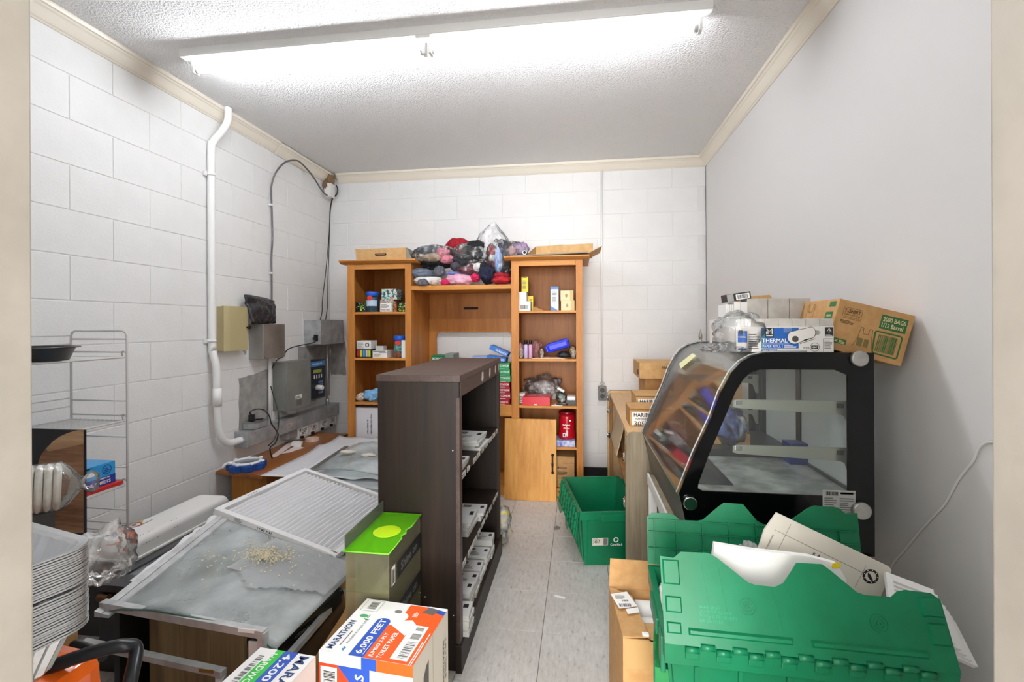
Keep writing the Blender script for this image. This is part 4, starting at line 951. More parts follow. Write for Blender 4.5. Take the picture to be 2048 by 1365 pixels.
t = carton('kraft_carton', 'large plain brown carton on the counter behind middle carton', 'box', .56, .86, 2.70, 2.98, .735, 1.02, kraft)
carton('kraft_carton', 'tall plain brown carton on the counter by the right wall', 'box', .62, .86, 3.02, 3.30, .735, 1.06, kraft_d if False else kraft_l)
t = T('small_lantern', 'small silver ornament with pointed top showing behind case', 'ornament', (0.758, 3.15, 1.06))
ox = 0.758
B().lathe([(.027, 1.0605), (.027, 1.18), (.023, 1.188), (.007, 1.20), (.011, 1.212), (.012, 1.225), (.006, 1.245), (.002, 1.268)], (ox, 3.15, 0), 12).build('ornament', M('pewter', '9a978f', .35, .8), t)

# ---------------------------------------------------------------- low table under the display case
Lt = T('low_table', 'low white framed table with grey wood top under display case', 'table', (.65, 1.93, 0))
B().box(.322, .875, 1.56, 2.305, .578, .60, .001).build('top_board', grey_wood, Lt)
B().box(.314, .322, 1.55, 2.31, .585, .607, .002).build('white_edge', white_paint, Lt)
B().box(.315, .33, 1.55, 2.31, .555, .585, .001).build('front_rail', white_paint, Lt)
B().box(.352, .372, 1.56, 2.30, .60, .628, .004).build('front_moulding', grey_wood, Lt)
for y0, y1 in ((1.555, 1.59), (2.27, 2.305)):
    B().box(.317, .352, y0, y1, 0, .545, .002).build('leg', white_paint, Lt); B().box(.84, .873, y0, y1, 0, .578, .002).build('leg', white_paint, Lt)
B().box(.36, .84, 2.285, 2.30, .05, .578, .001).build('end_board', M('grey_melamine', 'b5b3ae', .5), Lt)

# ---------------------------------------------------------------- refrigerated display case
V = T('display_case', 'black curved glass countertop display case with silver corner caps', 'display case', (.6, 2.01, .60))
outer = [(.345, .60), (.338, .653), (.3125, .765), (.362, .895), (.411, 1.005), (.440, 1.088), (.472, 1.150), (.5, 1.182), (.534, 1.202), (.575, 1.2115), (.62, 1.213), (.879, 1.213), (.879, .60)]
inner = [(.385, .776), (.370, .784), (.372, .800), (.405, .895), (.450, 1.005), (.485, 1.092), (.506, 1.128), (.53, 1.152), (.556, 1.160), (.60, 1.161), (.77, 1.161), (.788, 1.148), (.806, .776)]
# match hole and rim point by point: both lists run from the bottom left corner clockwise
for y0, y1 in ((1.58, 1.588), (2.432, 2.44)):
    B().ring(outer, inner[:10] + [inner[10], (.806, 1.145), inner[12]], y0, y1, fxz).build('side_frame', black_gl, V)
    B().prism(inner[:10] + [inner[10], (.806, 1.145), inner[12]], (y0 + y1) / 2 - .001, (y0 + y1) / 2 + .001, fxz).build('side_pane', glass, V)
# curved front pane
fp = outer[2:12]; bb = B()
pr = [(a, z) for a, z in fp[:-1]] + [(.70, 1.213)]
bb.prism(pr + [(a + .004, z - .004) for a, z in pr[::-1]], 1.590, 2.430, fxz); bb.build('curved_pane', glass, V)
bb = B()
for (a, z), (a2, z2) in zip(pr, pr[1:]):
    bb.hexa([(a - .004, 2.425, z), (a + .014, 2.425, z - .006), (a + .014, 2.441, z - .006), (a - .004, 2.441, z), (a2 - .004, 2.425, z2 + .001), (a2 + .014, 2.425, z2 - .006), (a2 + .014, 2.441, z2 - .006), (a2 - .004, 2.441, z2 + .001)])
bb.build('pane_edge', black_pl, V)
B().tube([(a - .008, 1.583, z + .004) for a, z in pr], .0022, 6).build('glass_edge', M('clear_edge', 'aeb4b2', .1, spec=.8), V)
B().tube([(a - .008, 2.438, z + .004) for a, z in pr], .0022, 6).build('glass_edge', M('clear_edge'), V)
B().box(.70, .879, 1.588, 2.432, 1.205, 1.213).build('top_plate', black_gl, V)
bb = B(); bb.prism([(.345, .60), (.338, .653), (.318, .752), (.33, .765), (.86, .765), (.86, .60)], 1.588, 2.432, fxz); bb.build('base', black_pl, V)
B().hexa([(.3165, 1.59, .748), (.3145, 1.59, .765), (.3145, 2.43, .765), (.3165, 2.43, .748), (.323, 1.59, .748), (.321, 1.59, .768), (.321, 2.43, .768), (.323, 2.43, .748)]).build('nose_trim', chrome, V)
B().box(.335, .86, 1.59, 2.43, .7655, .772).build('deck', M('stone_deck', 'a9aaa4', .25, var=(9, '7f817c', 'c4c5bf')), V)
B().box(.36, .50, 1.66, 2.36, .772, .776).build('deck_vent', M('dark_grille', '3a3c3d', .4, .6), V)
for y in (1.595, 2.40): B().box(.835, .865, y, y + .028, .772, 1.205).build('corner_post', M('post_grey', '4a4b4c', .35, .5), V)
B().box(.848, .856, 1.623, 2.03, .775, 1.20).build('sliding_door', clear('door_glass', 'f2f6f4', .6, 'f0f4f2', .1), V)
B().box(.858, .866, 1.98, 2.40, .775, 1.20).build('sliding_door', clear('door_glass'), V)
for y in (1.985, 2.365): B().box(.842, .868, y, y + .035, .775, 1.20).build('door_stile', black_pl, V)
B().box(.84, .87, 1.623, 2.40, 1.192, 1.207).build('door_track', M('post_grey'), V); B().box(.84, .87, 1.623, 2.40, .772, .782).build('door_track', M('post_grey'), V)
br = M('bracket_steel', 'aeb0a4', .35, .7)
for y in (1.612, 2.40):
    for z in (1.06, .915):
        bb = B(); bb.prism([(.838, z + .002), (.838, z - .085), (.826, z - .085), (.812, z - .045), (.80, z - .040), (.50, z - .026), (.485, z - .022), (.485, z - .002), (.50, z + .002)], y, y + .004, fxz); bb.build('shelf_bracket', br, V)
        B().box(.492, .512, y - .002, y + .012, z - .016, z - .002, .001).build('bracket_clip', chrome, V)
        B().box(.79, .81, y - .003, y, z - .02, z - .006, .001).build('bracket_slot', M('post_grey'), V)
B().box(.50, .845, 2.02, 2.385, .772, .80, .001).build('black_tray', M('tray_black', '222326', .3), V)
cap = M('brushed_cap', 'b9b7b2', .3, .75, var=(12, 'a3a19c', 'cbc9c4'))
def knob(x, z, r, m_): B().lathe([(r, 0), (r, .012), (r * .9, .015)], (x, 1.58, z), 24, axis=Matrix.Rotation(R(90), 3, 'X')).build('corner_cap', m_, V)
knob(0.835, 1.196, .024, cap); knob(0.839, 0.739, .026, cap); knob(0.345, 0.739, .0215, chrome)
f = Face((0.733, 1.579, 0.651), (1, 0, 0), (0, 0, 1)); w = .092; h = .145
f.rect(M('plate_silver', 'b9bab6', .35, .4), 0, w, 0, h).barcode(print_blk, .01, .045, h - .016, h - .005, 4).rect(print_gry, .05, w - .006, h - .012, h - .006)
f.lines(print_gry, .005, .042, .072, h - .02, 8, 1, fill=.55).lines(print_gry, .048, w - .005, .072, h - .02, 8, 2, fill=.55).barcode(print_blk, .02, .075, .052, .064, 6).line(print_gry, [(.002, .048), (w - .002, .048)], .0012).lines(print_gry, .018, w - .02, .006, .042, 6, 3).build(V, 'rating_label')
f = Face((.36, 1.70, .999), (.11, 0, .245), (0, 1, 0))
o = B().hexa([(0.445, 2.194, 1.105), (0.452, 2.271, 1.121), (0.478, 2.124, 1.178), (0.478, 2.062, 1.171), (0.44, 2.169, 1.108), (0.447, 2.246, 1.123), (0.473, 2.101, 1.179), (0.473, 2.041, 1.172)]).build('sticky_note', M('pale_yellow_paper', 'f0efb8', .6)); o.parent = V; o.data.transform(rootmat(V).inverted()); o.name = 'sticky_note'
# snack packs and a blue tray inside the case
t = carton('blue_bin', 'small dark blue plastic bin standing inside the display case', 'bin', 0.783, 0.885, 1.93, 2.0, .7725, .85, M('bin_blue', '1c2f7a', .35))
t = carton('cardboard_piece', 'strip of brown cardboard lying inside the display case', 'cardboard', .50, .70, 2.1, 2.36, .8005, .845, kraft)
pouch('snack_bag', 'clear bag of red sweets near the display case nose', 'bag', (.425, 2.22, .815), (.05, .14, .04), 31, M('red_sweets', 'c5404a', .4, var=(40, '8c1c28', 'e06a70')), film, .7765)
pouch('snack_bag', 'clear bag with blue packets deeper inside display case', 'bag', (.62, 2.12, .88), (.07, .10, .08), 33, M('blue_sweets', '30418e', .4, var=(30, '1c2450', '5a74d0')), film, .8005)

# ---------------------------------------------------------------- boxes on top of the display case
ZK = 1.2135
grey_roll = M('roll_box_grey', 'c9c5be', .6, var=(20, 'bfbbb4', 'd2cec7')); th_w = M('thermal_white', 'e9e6e0', .5); th_b = M('thermal_blue', '1f63b8', .45); th_r = M('thermal_red', 'c0202c', .45)
t = T('paper_roll_case', 'opened blue and white case of thermal paper rolls on display case', 'box', (.63, 1.69, ZK))
x0, x1, yy, h = .490, .773, 1.590, .080
B().box(x0, x1, yy, yy + .19, ZK, ZK + h, .002).build('carton', th_w, t)
f = Face((x0, yy, ZK), (1, 0, 0), (0, 0, 1)); w = x1 - x0
f.rect(th_b, .074, .182, .012, h - .004).rect(th_b, .074, .120, 0, .009).poly(M('thermal_teal', '3d7f9c', .45), [(.074, .012), (.085, .012), (.085, h - .004), (.080, h - .004), (.074, .055)], .0008)
f.rect(M('badge_black', '2e2c2b', .5), .085, .110, .045, h - .004, .0009)
for a, sx in ((.089, 1), (.106, -1)): f.line(print_wht, [(a, .056), (a, .073), (.0975, .063)], .0028, .0012)
f.line(print_wht, [(.093, .056), (.093, .068), (.0975, .062), (.102, .068), (.102, .056)], .0016, .0012).rect(print_wht, .088, .107, .050, .052, .0012)
f.text(print_wht, 'THERMAL', .0755, .030, width=.074, height=.0125).rect(print_wht, .0755, .155, .0255, .0262, .0011).text(print_wht, 'PAPER ROLL', .077, .0145, width=.053, height=.008, bold=False).lines(print_wht, .140, .178, .014, .023, 3).text(print_wht, 'BPA FREE', .077, .0015, width=.040, height=.006).rect(print_wht, .1345, .1352, .014, .024, .0011)
for k in range(9):
    for q in range(5): f.rect(print_wht, .139 + k * .0027, .1401 + k * .0027, .062 + q * .0027, .063 + q * .0027, .0011)
cyl = [(.170 + .021 * math.cos(R(a)), .046 + .020 * math.sin(R(a))) for a in range(120, 301, 15)] + [(.216 + .014 * math.cos(R(a)), .060 + .018 * math.sin(R(a))) for a in range(-60, 121, 15)]
f.poly(th_w, cyl, .0012).line(print_blk, cyl + cyl[:1], .0012, .0014).disc(M('core_grey', '4c4845', .6), .172, .041, .0095, .0015).poly(th_w, [(.18, .026), (.229, .042), (.227, .046), (.2, .04)], .0012).line(print_blk, [(.185, .0262), (.229, .042)], .0014, .0014)
f.rect(M('badge_black'), .257, .281, .049, h - .003).line(print_wht, [(.263, .064), (.269, .074), (.275, .064), (.269, .068), (.269, .058)], .0012, .0009).lines(print_wht, .259, .279, .05, .056, 2)
f.line(print_blk, [(.252, .002), (.252, .042), (.282, .042), (.282, .002)], .0007).lines(print_gry, .255, .279, .012, .038, 6).annulus(print_blk, .228, .016, .0125, .0135).rect(print_blk, .218, .238, .011, .021).text(print_wht, 'GMP', .221, .0135, width=.014, h=.0014).text(print_blk, '48 Rolls', .195, .012, width=.018).lines(print_blk, .228, .246, .055, .068, 4)
f.rect(M('thermal_blue'), .004, .032, .03, .066).rect(M('thermal_blue'), .004, .03, .006, .012).text(print_wht, 'THERMAL', .005, .045, width=.024).rect(M('badge_black'), .008, .018, .055, .068, .0009).lines(print_gry, .036, .07, .01, .06, 7)
f.build(t)
for k in range(6): # roll boxes showing along the opened top
    xa = x0 + .046 + k * .0395
    B().box(xa, xa + .0388, yy + .002, yy + .05, ZK + h, ZK + h + .0235, .0015).build('roll_wrapper', grey_roll, t)
for k in range(4):
    xa = x0 + .004 + k * .0105
    B().box(xa, xa + .0098, yy + .002, yy + .17, ZK + h, ZK + h + .0235, .001).build('roll_wrapper', paper, t)
B().box(x0 + .05, x1 - .004, yy + .053, yy + .188, ZK + h, ZK + h + .021, .002).build('inner_rolls', grey_roll, t)
bb = B(); bb.blob((x0 + .02, yy + .05, ZK + .055), (.075, .09, .075), 40, .25, 2.6, flat=ZK + .0004); bb.blob((x0 - .03, yy + .03, ZK + .01), (.06, .06, .02), 41, .4, 3, flat=ZK + .0003); bb.build('torn_wrap', film, t)
t = T('paper_roll_case', 'opened red and white case of thermal paper rolls behind blue case', 'box', (.63, 1.97, ZK))
x0, x1, yy, h = 0.536, 0.801, 1.86, .105
B().box(x0, x1, yy, yy + .22, ZK, ZK + h, .002).build('carton', th_w, t)
f = Face((x0, yy, ZK), (1, 0, 0), (0, 0, 1))
f.rect(th_r, .002, .065, .045, h).rect(M('badge_black'), .016, .04, .075, h - .002, .0009).text(print_wht, 'THERMAL', .004, .062, width=.058).lines(print_gry, .004, .06, .006, .04, 6)
f.build(t)
wbx = M('badge_black')
for k in range(3):
    xa = x0 + .072 + .004 + k * .073
    B().box(xa, xa + .0715, yy + .004, yy + .09, ZK + h, ZK + h + .075, .002).build('roll_wrapper', grey_roll, t)
for k in range(2):
    xa = x0 + .03 + k * .024
    B().box(xa, xa + .0225, yy + .002, yy + .1, ZK + h, ZK + h + .063, .001).build('roll_wrapper', paper, t)
for k in range(4): B().box(x0 + .002 + k * .007, x0 + .0082 + k * .007, yy + .003, yy + .1, ZK + h, ZK + h + .055, .001).build('roll_wrapper', paper, t)
rm = Matrix.Rotation(R(-8), 3, 'Y')
c0 = Vector((x0 + .048, yy + .04, ZK + h + .083))
bb = B().obox(c0, (.085, .07, .028), rm, .001); o = bb.build('loose_roll_box', M('badge_black'), t)
f = Face(c0 + rm @ Vector((-.0425, -.0353, -.014)), rm @ Vector((1, 0, 0)), rm @ Vector((0, 0, 1))); f.rect(M('roll_grey', 'a8a6a4', .5), .001, .024, .001, .027).rect(print_wht, .032, .08, .003, .023, .0008).barcode(print_blk, .038, .074, .006, .02, 9).build(o, 'label')
B().hexa([(x0 + .09, yy + .10, ZK + h), (x1 - .02, yy + .10, ZK + h), (x1 - .02, yy + .2, ZK + h), (x0 + .09, yy + .2, ZK + h), (x0 + .09, yy + .10, ZK + h + .088), (x1 - .075, yy + .10, ZK + h + .094), (x1 - .02, yy + .2, ZK + h + .075), (x0 + .09, yy + .2, ZK + h + .07)]).build('kraft_insert', kraft_l, t)
# bag carton, tilted against the wall
rm = Matrix.Rotation(R(15), 3, 'Y')
cw, chh, cd = .219, .160, .27
pA = Vector((.768, 1.625, ZK + .012))
c0 = pA + rm @ Vector((cw / 2, cd / 2, chh / 2))
t = T('bag_carton', 'brown carton of plastic carry bags tilted between case top and wall', 'box', tuple(c0), rot=(0, R(15), 0))
B().box(-cw / 2, cw / 2, -cd / 2, cd / 2, -chh / 2, chh / 2, .002).build('carton', kraft, t, local=True)
pg = M('carton_green', '2c6a34', .6); pbr = M('carton_brown_ink', '54401f', .6)
f = Face(pA, rm @ Vector((1, 0, 0)), rm @ Vector((0, 0, 1)))
f.line(pbr, [(.018, .105), (.018, .138), (.072, .138), (.072, .105), (.018, .105)], .0009).text(pbr, 'T-SHIRT', .0205, .122, width=.048, height=.012).text(pbr, 'CARRY-OUT BAGS', .022, .1145, width=.046).text(pbr, 'PLASTIC CARRY-OUT BAGS', .022, .108, width=.046, bold=False).lines(pbr, .016, .058, .088, .10, 3)
f.rect(pg, .128, .204, .098, .142).text(M('carton_cream', 'e0cfa0', .6), '2000 BAGS', .133, .122, width=.066, height=.014, h=.0013).text(M('carton_cream'), '1/12 Barrel', .133, .104, width=.062, height=.014, h=.0013)
f.line(pg, [(.128, .025), (.122, .085), (.128, .088), (.196, .088), (.200, .082), (.200, .022), (.196, .018), (.132, .02), (.128, .025)], .0045).barcode(pg, .134, .192, .027, .08, 5, .001)
f.line(pbr, [(.068, .025), (.078, .055), (.080, .088), (.088, .088), (.090, .070), (.104, .070), (.106, .088), (.114, .088), (.118, .055), (.124, .030)], .0011).rect(M('carton_olive', '7c7038', .6), .078, .094, .03, .055).rect(M('carton_olive'), .098, .112, .03, .055)
f.rect(pg, .010, .050, .022, .038).line(M('carton_cream'), [(.014, .034), (.024, .026)], .0015, .0012).line(M('carton_cream'), [(.014, .026), (.024, .034)], .0015, .0012).lines(M('carton_cream'), .028, .048, .024, .036, 3, h=.0012)
f.build(t)
f = Face(pA + rm @ Vector((0, cd, 0)), (0, -1, 0), rm @ Vector((0, 0, 1)))
f.rect(pg, .215, .255, .135, .152).rect(pg, .205, .25, .095, .118).line(pbr, [(.07, .09), (.075, .145), (.085, .147), (.085, .12), (.11, .12), (.11, .147), (.12, .145), (.125, .09)], .0012).text(M('carton_cream'), 'GREEN', .215, .102, width=.028, h=.0013).build(t)

# ---------------------------------------------------------------- green totes with hinged interlocking lids
def tote(label, L, W, H_, loc, rz, mat, lids, group='green totes', marks=False, near_open=63, far_open=97):
    t = T('tote', label, 'tote', loc, rz, group)
    bx_, by_ = L / 2 - .042, W / 2 - .036; tx, ty = L / 2 - .012, W / 2 - .012; th = .004
    def rect(x, y, z): return [(-x, -y, z), (x, -y, z), (x, y, z), (-x, y, z)]
    bm = B(); rings = [rect(bx_, by_, 0), rect(tx, ty, H_), rect(tx - th, ty - th, H_), rect(bx_ - th, by_ - th, th)]
    V_ = [[bm.bm.verts.new(p) for p in r] for r in rings]
    bm.bm.faces.new(V_[0][::-1]); bm.bm.faces.new(V_[3])
    for a, b_ in zip(V_, V_[1:]):
        for k in range(4): bm.bm.faces.new((a[k], a[(k + 1) % 4], b_[(k + 1) % 4], b_[k]))
    bm.build('body', mat, t, local=True)
    rb = B()
    ol, il = rect(L / 2, W / 2, 0), rect(tx - .001, ty - .001, 0)
    rb.ring([p[:2] for p in ol], [p[:2] for p in il], H_ - .006, H_ + .002, fxy)
    rb.ring([(a * .998, b_ * .997) for a, b_, _ in ol], [(a * 1.001 if False else a, b_) for a, b_, _ in rect(L / 2 - .006, W / 2 - .006, 0)], H_ - .04, H_ - .006, fxy)
    rb.build('rim', mat, t, local=True)
    # stiffening ribs on the sides
    def side_pt(sx, sy, f_, z):  # point on the sloped outer wall
        q = z / H_; return ((bx_ + (tx - bx_) * q), (by_ + (ty - by_) * q))
    rib = B()
    for s in (-1, 1):
        for a in (-.38, -.22, -.05, .12, .28, .40):
            p = [side_pt(0, 0, 0, z) for z in (.015, H_ - .045)]
            rib.hexa([(a * L - .004, s * (p[0][1] - .001), .015), (a * L + .004, s * (p[0][1] - .001), .015), (a * L + .004, s * (p[0][1] + .007), .015), (a * L - .004, s * (p[0][1] + .007), .015),
                      (a * L - .004, s * (p[1][1] - .001), H_ - .045), (a * L + .004, s * (p[1][1] - .001), H_ - .045), (a * L + .004, s * (p[1][1] + .009), H_ - .045), (a * L - .004, s * (p[1][1] + .009), H_ - .045)])
        for a in (-.36, .36):
            p = [side_pt(0, 0, 0, z) for z in (.015, H_ - .045)]
            rib.hexa([(s * (p[0][0] - .001), a * W - .004, .015), (s * (p[0][0] - .001), a * W + .004, .015), (s * (p[0][0] + .005), a * W + .004, .015), (s * (p[0][0] + .005), a * W - .004, .015),
                      (s * (p[1][0] - .001), a * W - .004, H_ - .045), (s * (p[1][0] - .001), a * W + .004, H_ - .045), (s * (p[1][0] + .007), a * W + .004, H_ - .045), (s * (p[1][0] + .007), a * W - .004, H_ - .045)])
    rb_o = rib.build('rib', mat, t, local=True); rb_o['kind'] = 'stuff'
    for s in (-1, 1):
        B().box(s * L / 2 - .006, s * L / 2 + .006, -W * .18, W * .18, H_ - .05, H_ - .012, .003).build('hand_grip', mat, t, local=True)
        B().box(s * L / 2 - .004, s * L / 2 + .007, -W * .40, -W * .29, H_ - .085, H_ - .006, .003).build('latch', M('tote_latch_green', '096d49', .35), t, local=True)
    # hinge knuckles along both long rims
    for s in (-1, 1):
        hk = B(); n = 15
        for k in range(n):
            xa = -L / 2 + .04 + k * (L - .08) / n
            zz = H_ + (.004 if k % 2 else -.004)
            hk.tube([(xa + .001, s * (W / 2 + .003), zz), (xa + (L - .08) / n - .002, s * (W / 2 + .003), zz)], .0065, 8)
            if k % 2 == 0: hk.box(xa + .001, xa + (L - .08) / n - .002, s * (W / 2) - .004, s * (W / 2) + .004, H_ - .024, H_ + .0, .002)
        hk_o = hk.build('hinge', mat, t, local=True); hk_o['kind'] = 'stuff'
    prof_ = [(0, 0), (0, .172), (.030, .170), (.046, .184), (.105, .186), (.122, .178), (.182, .132), (.196, .128), (.236, .127), (.254, .136), (.288, .179), (.338, .180), (.354, .168), (.396, .130), (.410, .126), (.458, .125), (.474, .138), (.490, .142), (.535, .140), (.55, .128), (.55, 0)]
    sc = L / .55; sv = (W / 2 + .012) / .187
    for s, ang in ((-1, near_open), (1, far_open)):
        if s not in lids: continue
        if s in lids and isinstance(lids, dict): ang = lids[s]
        A = R(ang)
        def lp(u, v, d, s=s, A=A):
            # u along the hinge, v away from it, d outward from the lid's outer face
            x = (-L / 2 + u * sc) * (1 if s == -1 else -1)
            dy, dz = math.cos(A), math.sin(A); ny, nz = -math.sin(A), math.cos(A)
            return (x, s * (W / 2 + .003) + (-s) * (v * sv * dy + d * ny), H_ + .004 + v * sv * dz + d * nz)
        lid = B(); lid.prism(prof_, -.0035, 0, lp); lo = lid.build('lid', mat, t, local=True)
        for u0, u1, v0, v1, hh in ((.004, .04, .115, .166, .005), (.006, .04, .060, .092, .005), (.508, .546, .095, .13, .006), (.512, .546, .045, .085, .006), (.006, .036, .020, .042, .004)):
            B().hexa([lp(u0, v0, 0), lp(u1, v0, 0), lp(u1, v1, 0), lp(u0, v1, 0), lp(u0 + .003, v0 + .003, hh), lp(u1 - .003, v0 + .003, hh), lp(u1 - .003, v1 - .003, hh), lp(u0 + .003, v1 - .003, hh)]).build('lid_pad', mat, lo, local=True)
        for u0, u1 in ((.05, .255), (.29, .50)):
            B().hexa([lp(u0, .020, 0), lp(u1, .020, 0), lp(u1, .034, 0), lp(u0, .034, 0), lp(u0 + .003, .023, .006), lp(u1 - .003, .023, .006), lp(u1 - .003, .029, .006), lp(u0 + .003, .029, .006)]).build('hinge_ridge', mat, lo, local=True)
        for u in (.10, .135, .24, .275): B().hexa([lp(u, .045, 0), lp(u + .0022, .045, 0), lp(u + .0022 - .012, .165 if u < .2 else .125, 0), lp(u - .012, .165 if u < .2 else .125, 0), lp(u, .045, .0012), lp(u + .0022, .045, .0012), lp(u + .0022 - .012, .165 if u < .2 else .125, .0012), lp(u - .012, .165 if u < .2 else .125, .0012)]).build('mould_line', mat, lo, local=True)
        q = B()
        for cu, cv in ((.175, .083), (.425, .075)):
            for r0, r1, hh in ((.017, .015, .0014), (.010, .0085, .0014), (.005, .002, .002)):
                n = 20
                for k in range(n):
                    a0, a1 = 2 * math.pi * k / n, 2 * math.pi * (k + 1) / n
                    q.hexa([lp(cu + r1 * math.cos(a0), cv + r1 * math.sin(a0), 0), lp(cu + r0 * math.cos(a0), cv + r0 * math.sin(a0), 0), lp(cu + r0 * math.cos(a1), cv + r0 * math.sin(a1), 0), lp(cu + r1 * math.cos(a1), cv + r1 * math.sin(a1), 0),
                            lp(cu + r1 * math.cos(a0), cv + r1 * math.sin(a0), hh), lp(cu + r0 * math.cos(a0), cv + r0 * math.sin(a0), hh), lp(cu + r0 * math.cos(a1), cv + r0 * math.sin(a1), hh), lp(cu + r1 * math.cos(a1), cv + r1 * math.sin(a1), hh)])
        q.build('moulded_ring', mat, lo, local=True)['kind'] = 'stuff'
        # inner grid of ribs and the inner lip
        q = B()
        for u in (.05, .12, .19, .26, .33, .40, .47, .53):
            vm = .128
            q.hexa([lp(u, .006, -.0035), lp(u + .002, .006, -.0035), lp(u + .002, vm, -.0035), lp(u, vm, -.0035), lp(u, .006, -.0145), lp(u + .002, .006, -.0145), lp(u + .002, vm, -.012), lp(u, vm, -.012)])
        for v in (.045, .09, .124):
            q.hexa([lp(.004, v, -.0035), lp(.546, v, -.0035), lp(.546, v + .002, -.0035), lp(.004, v + .002, -.0035), lp(.004, v, -.0135), lp(.546, v, -.0135), lp(.546, v + .002, -.0135), lp(.004, v + .002, -.0135)])
        q.build('lid_rib', mat, lo, local=True)['kind'] = 'stuff'
        # embossed warning
        if s == -1 and ang < 90:
            Rz = rootmat(t); o3 = Rz @ Vector(lp(.075, .075, .0002)); u3 = (Rz @ Vector(lp(.2, .075, 0))) - (Rz @ Vector(lp(.075, .075, 0))); v3 = (Rz @ Vector(lp(.075, .1, 0))) - (Rz @ Vector(lp(.075, .075, 0)))
            f = Face(o3, u3, v3); em = M('tote_emboss', '0f9365', .3)
            for k, s_ in enumerate(('WARNING', 'DO NOT RE-USE', 'TOTE IS PROPERTY', 'OF OWNER')): f.text(em, s_, 0, -.002 - k * .0085, size=.009, bold=False, h=.0008)
            f.build(lo, 'embossed_text')
    if marks:
        Rz = rootmat(t)
        def ep(y, z): # point on the near end wall
            q = z / H_; return Rz @ Vector((-(bx_ + (tx - bx_) * q) - .0012, y, z))
        a, b_ = ep(W * .30, H_ * .34), ep(W * .30, H_ * .62)
        f = Face(a, ep(0, H_ * .34) - ep(W * .3, H_ * .34), b_ - a)
        f.rect(M('tote_label', 'd6d2c2', .6), 0, .085, .01, .052, .0008).text(print_blk, '340-7', .004, .022, width=.036, height=.018, h=.0013).rect(print_gry, .06, .083, .012, .05, .0011).lines(print_gry, .004, .045, .042, .05, 2, h=.0011)
        f.annulus(print_wht, .128, .040, .009, .0145, .0009).text(print_wht, 'Core-Mark', .098, .006, width=.066, height=.014, h=.0009, bold=True).build(t, 'print')
    return t
tt = tote('open green tote standing in the aisle under wooden counter, label 340-7', .60, .37, .30, (.128, 2.905, 0), R(90 + 10.5), green, {1: 262}, marks=True)
t1 = tote('upper green tote with both lids raised and papers inside', .548, .34, .31, (.458, 1.215, .313), R(-2.0), green, {-1: 63, 1: 100})
t2 = tote('brighter green tote nested under the tote full of papers', .552, .345, .31, (.467, 1.236, .222), R(-9.5), green_b, {})
t = carton('kraft_carton', 'brown carton on floor underneath the two nested green totes', 'box', .24, .66, 1.12, 1.38, 0, .221, kraft)
# papers inside
pz = .625
o = B().box(.215, .70, 1.075, 1.355, .40, .60, .01).build('paper_bundle', paper); tag(o, 'bundle of white papers filling the upper green tote', 'paper')
t = T('card_mailer', 'large off-white card mailer slanting out of the upper green tote', 'mailer', (.58, 1.28, .6))
mp = [(.484, .834), (.737, .716), (.742, .708), (.702, .602), (.40, .602), (.433, .716), (.455, .79)]
B().prism(mp, 1.268, 1.274, fxz).build('sheet', M('off_white_card', 'd9d3c6', .6), t)
th = math.atan2(.716 - .834, .737 - .484)
ux, uz = math.cos(th), math.sin(th)
f = Face((.484, 1.268, .834), (ux, 0, uz), (-uz, 0, ux))
f.line(print_blk, [(.012, -.040), (.235, -.040)], .0007).line(print_blk, [(.040, -.010), (.040, -.15)], .0007).line(print_blk, [(.232, -.022), (.232, -.08)], .0007)
f.annulus(print_blk, .252, -.040, .0125, .0178).poly(print_blk, [(.2425, -.034), (.249, -.036), (.259, -.044), (.262, -.050), (.254, -.048), (.246, -.043)])
for k in range(9):
    a = R(20 + k * 40); f.disc(print_wht, .252 + .0152 * math.cos(a), -.040 + .0152 * math.sin(a), .0013, .0011, n=6)
g = Face(f.pt(.012, -.053, 0), (uz, 0, -ux), (ux, 0, uz)); g.text(print_blk, 'hochqualitative', .0, .0, width=.034, bold=False).text(print_blk, 'D', .037, .0, width=.004)
g.build(t, 'lettering'); f.text(print_blk, 'K A', .115, -.055, width=.018).build(t)
o = B().prism([(.29, .60), (.315, .785), (.40, .775), (.52, .768), (.58, .755), (.60, .72), (.60, .60)], 1.185, 1.20, fxz).build('envelope', paper); tag(o, 'white envelope standing in front of the card mailer in tote', 'envelope')
o = B().hexa([(0.568, 1.18, 0.757), (0.586, 1.18, 0.761), (0.584, 1.18, 0.749), (0.567, 1.18, 0.747), (0.57, 1.184, 0.756), (0.588, 1.184, 0.759), (0.586, 1.184, 0.748), (0.569, 1.184, 0.745)]).build('sticky_flag', M('flag_yellow', 'efd21c', .5)); tag(o, 'small bright yellow paper flag beside the white envelope', 'flag')
o = B().blob((0.438, 1.33, 0.701), (.022, .02, .03), 3, .6, 3).build('crumpled_wrap', film_white); tag(o, 'crumpled pale plastic wrap left of the card mailer', 'wrap')
o = B().blob((.205, 1.16, .64), (.012, .09, .045), 9, .4, 3).build('tissue', paper); tag(o, 'white tissue squeezed out at left end of upper tote', 'tissue')
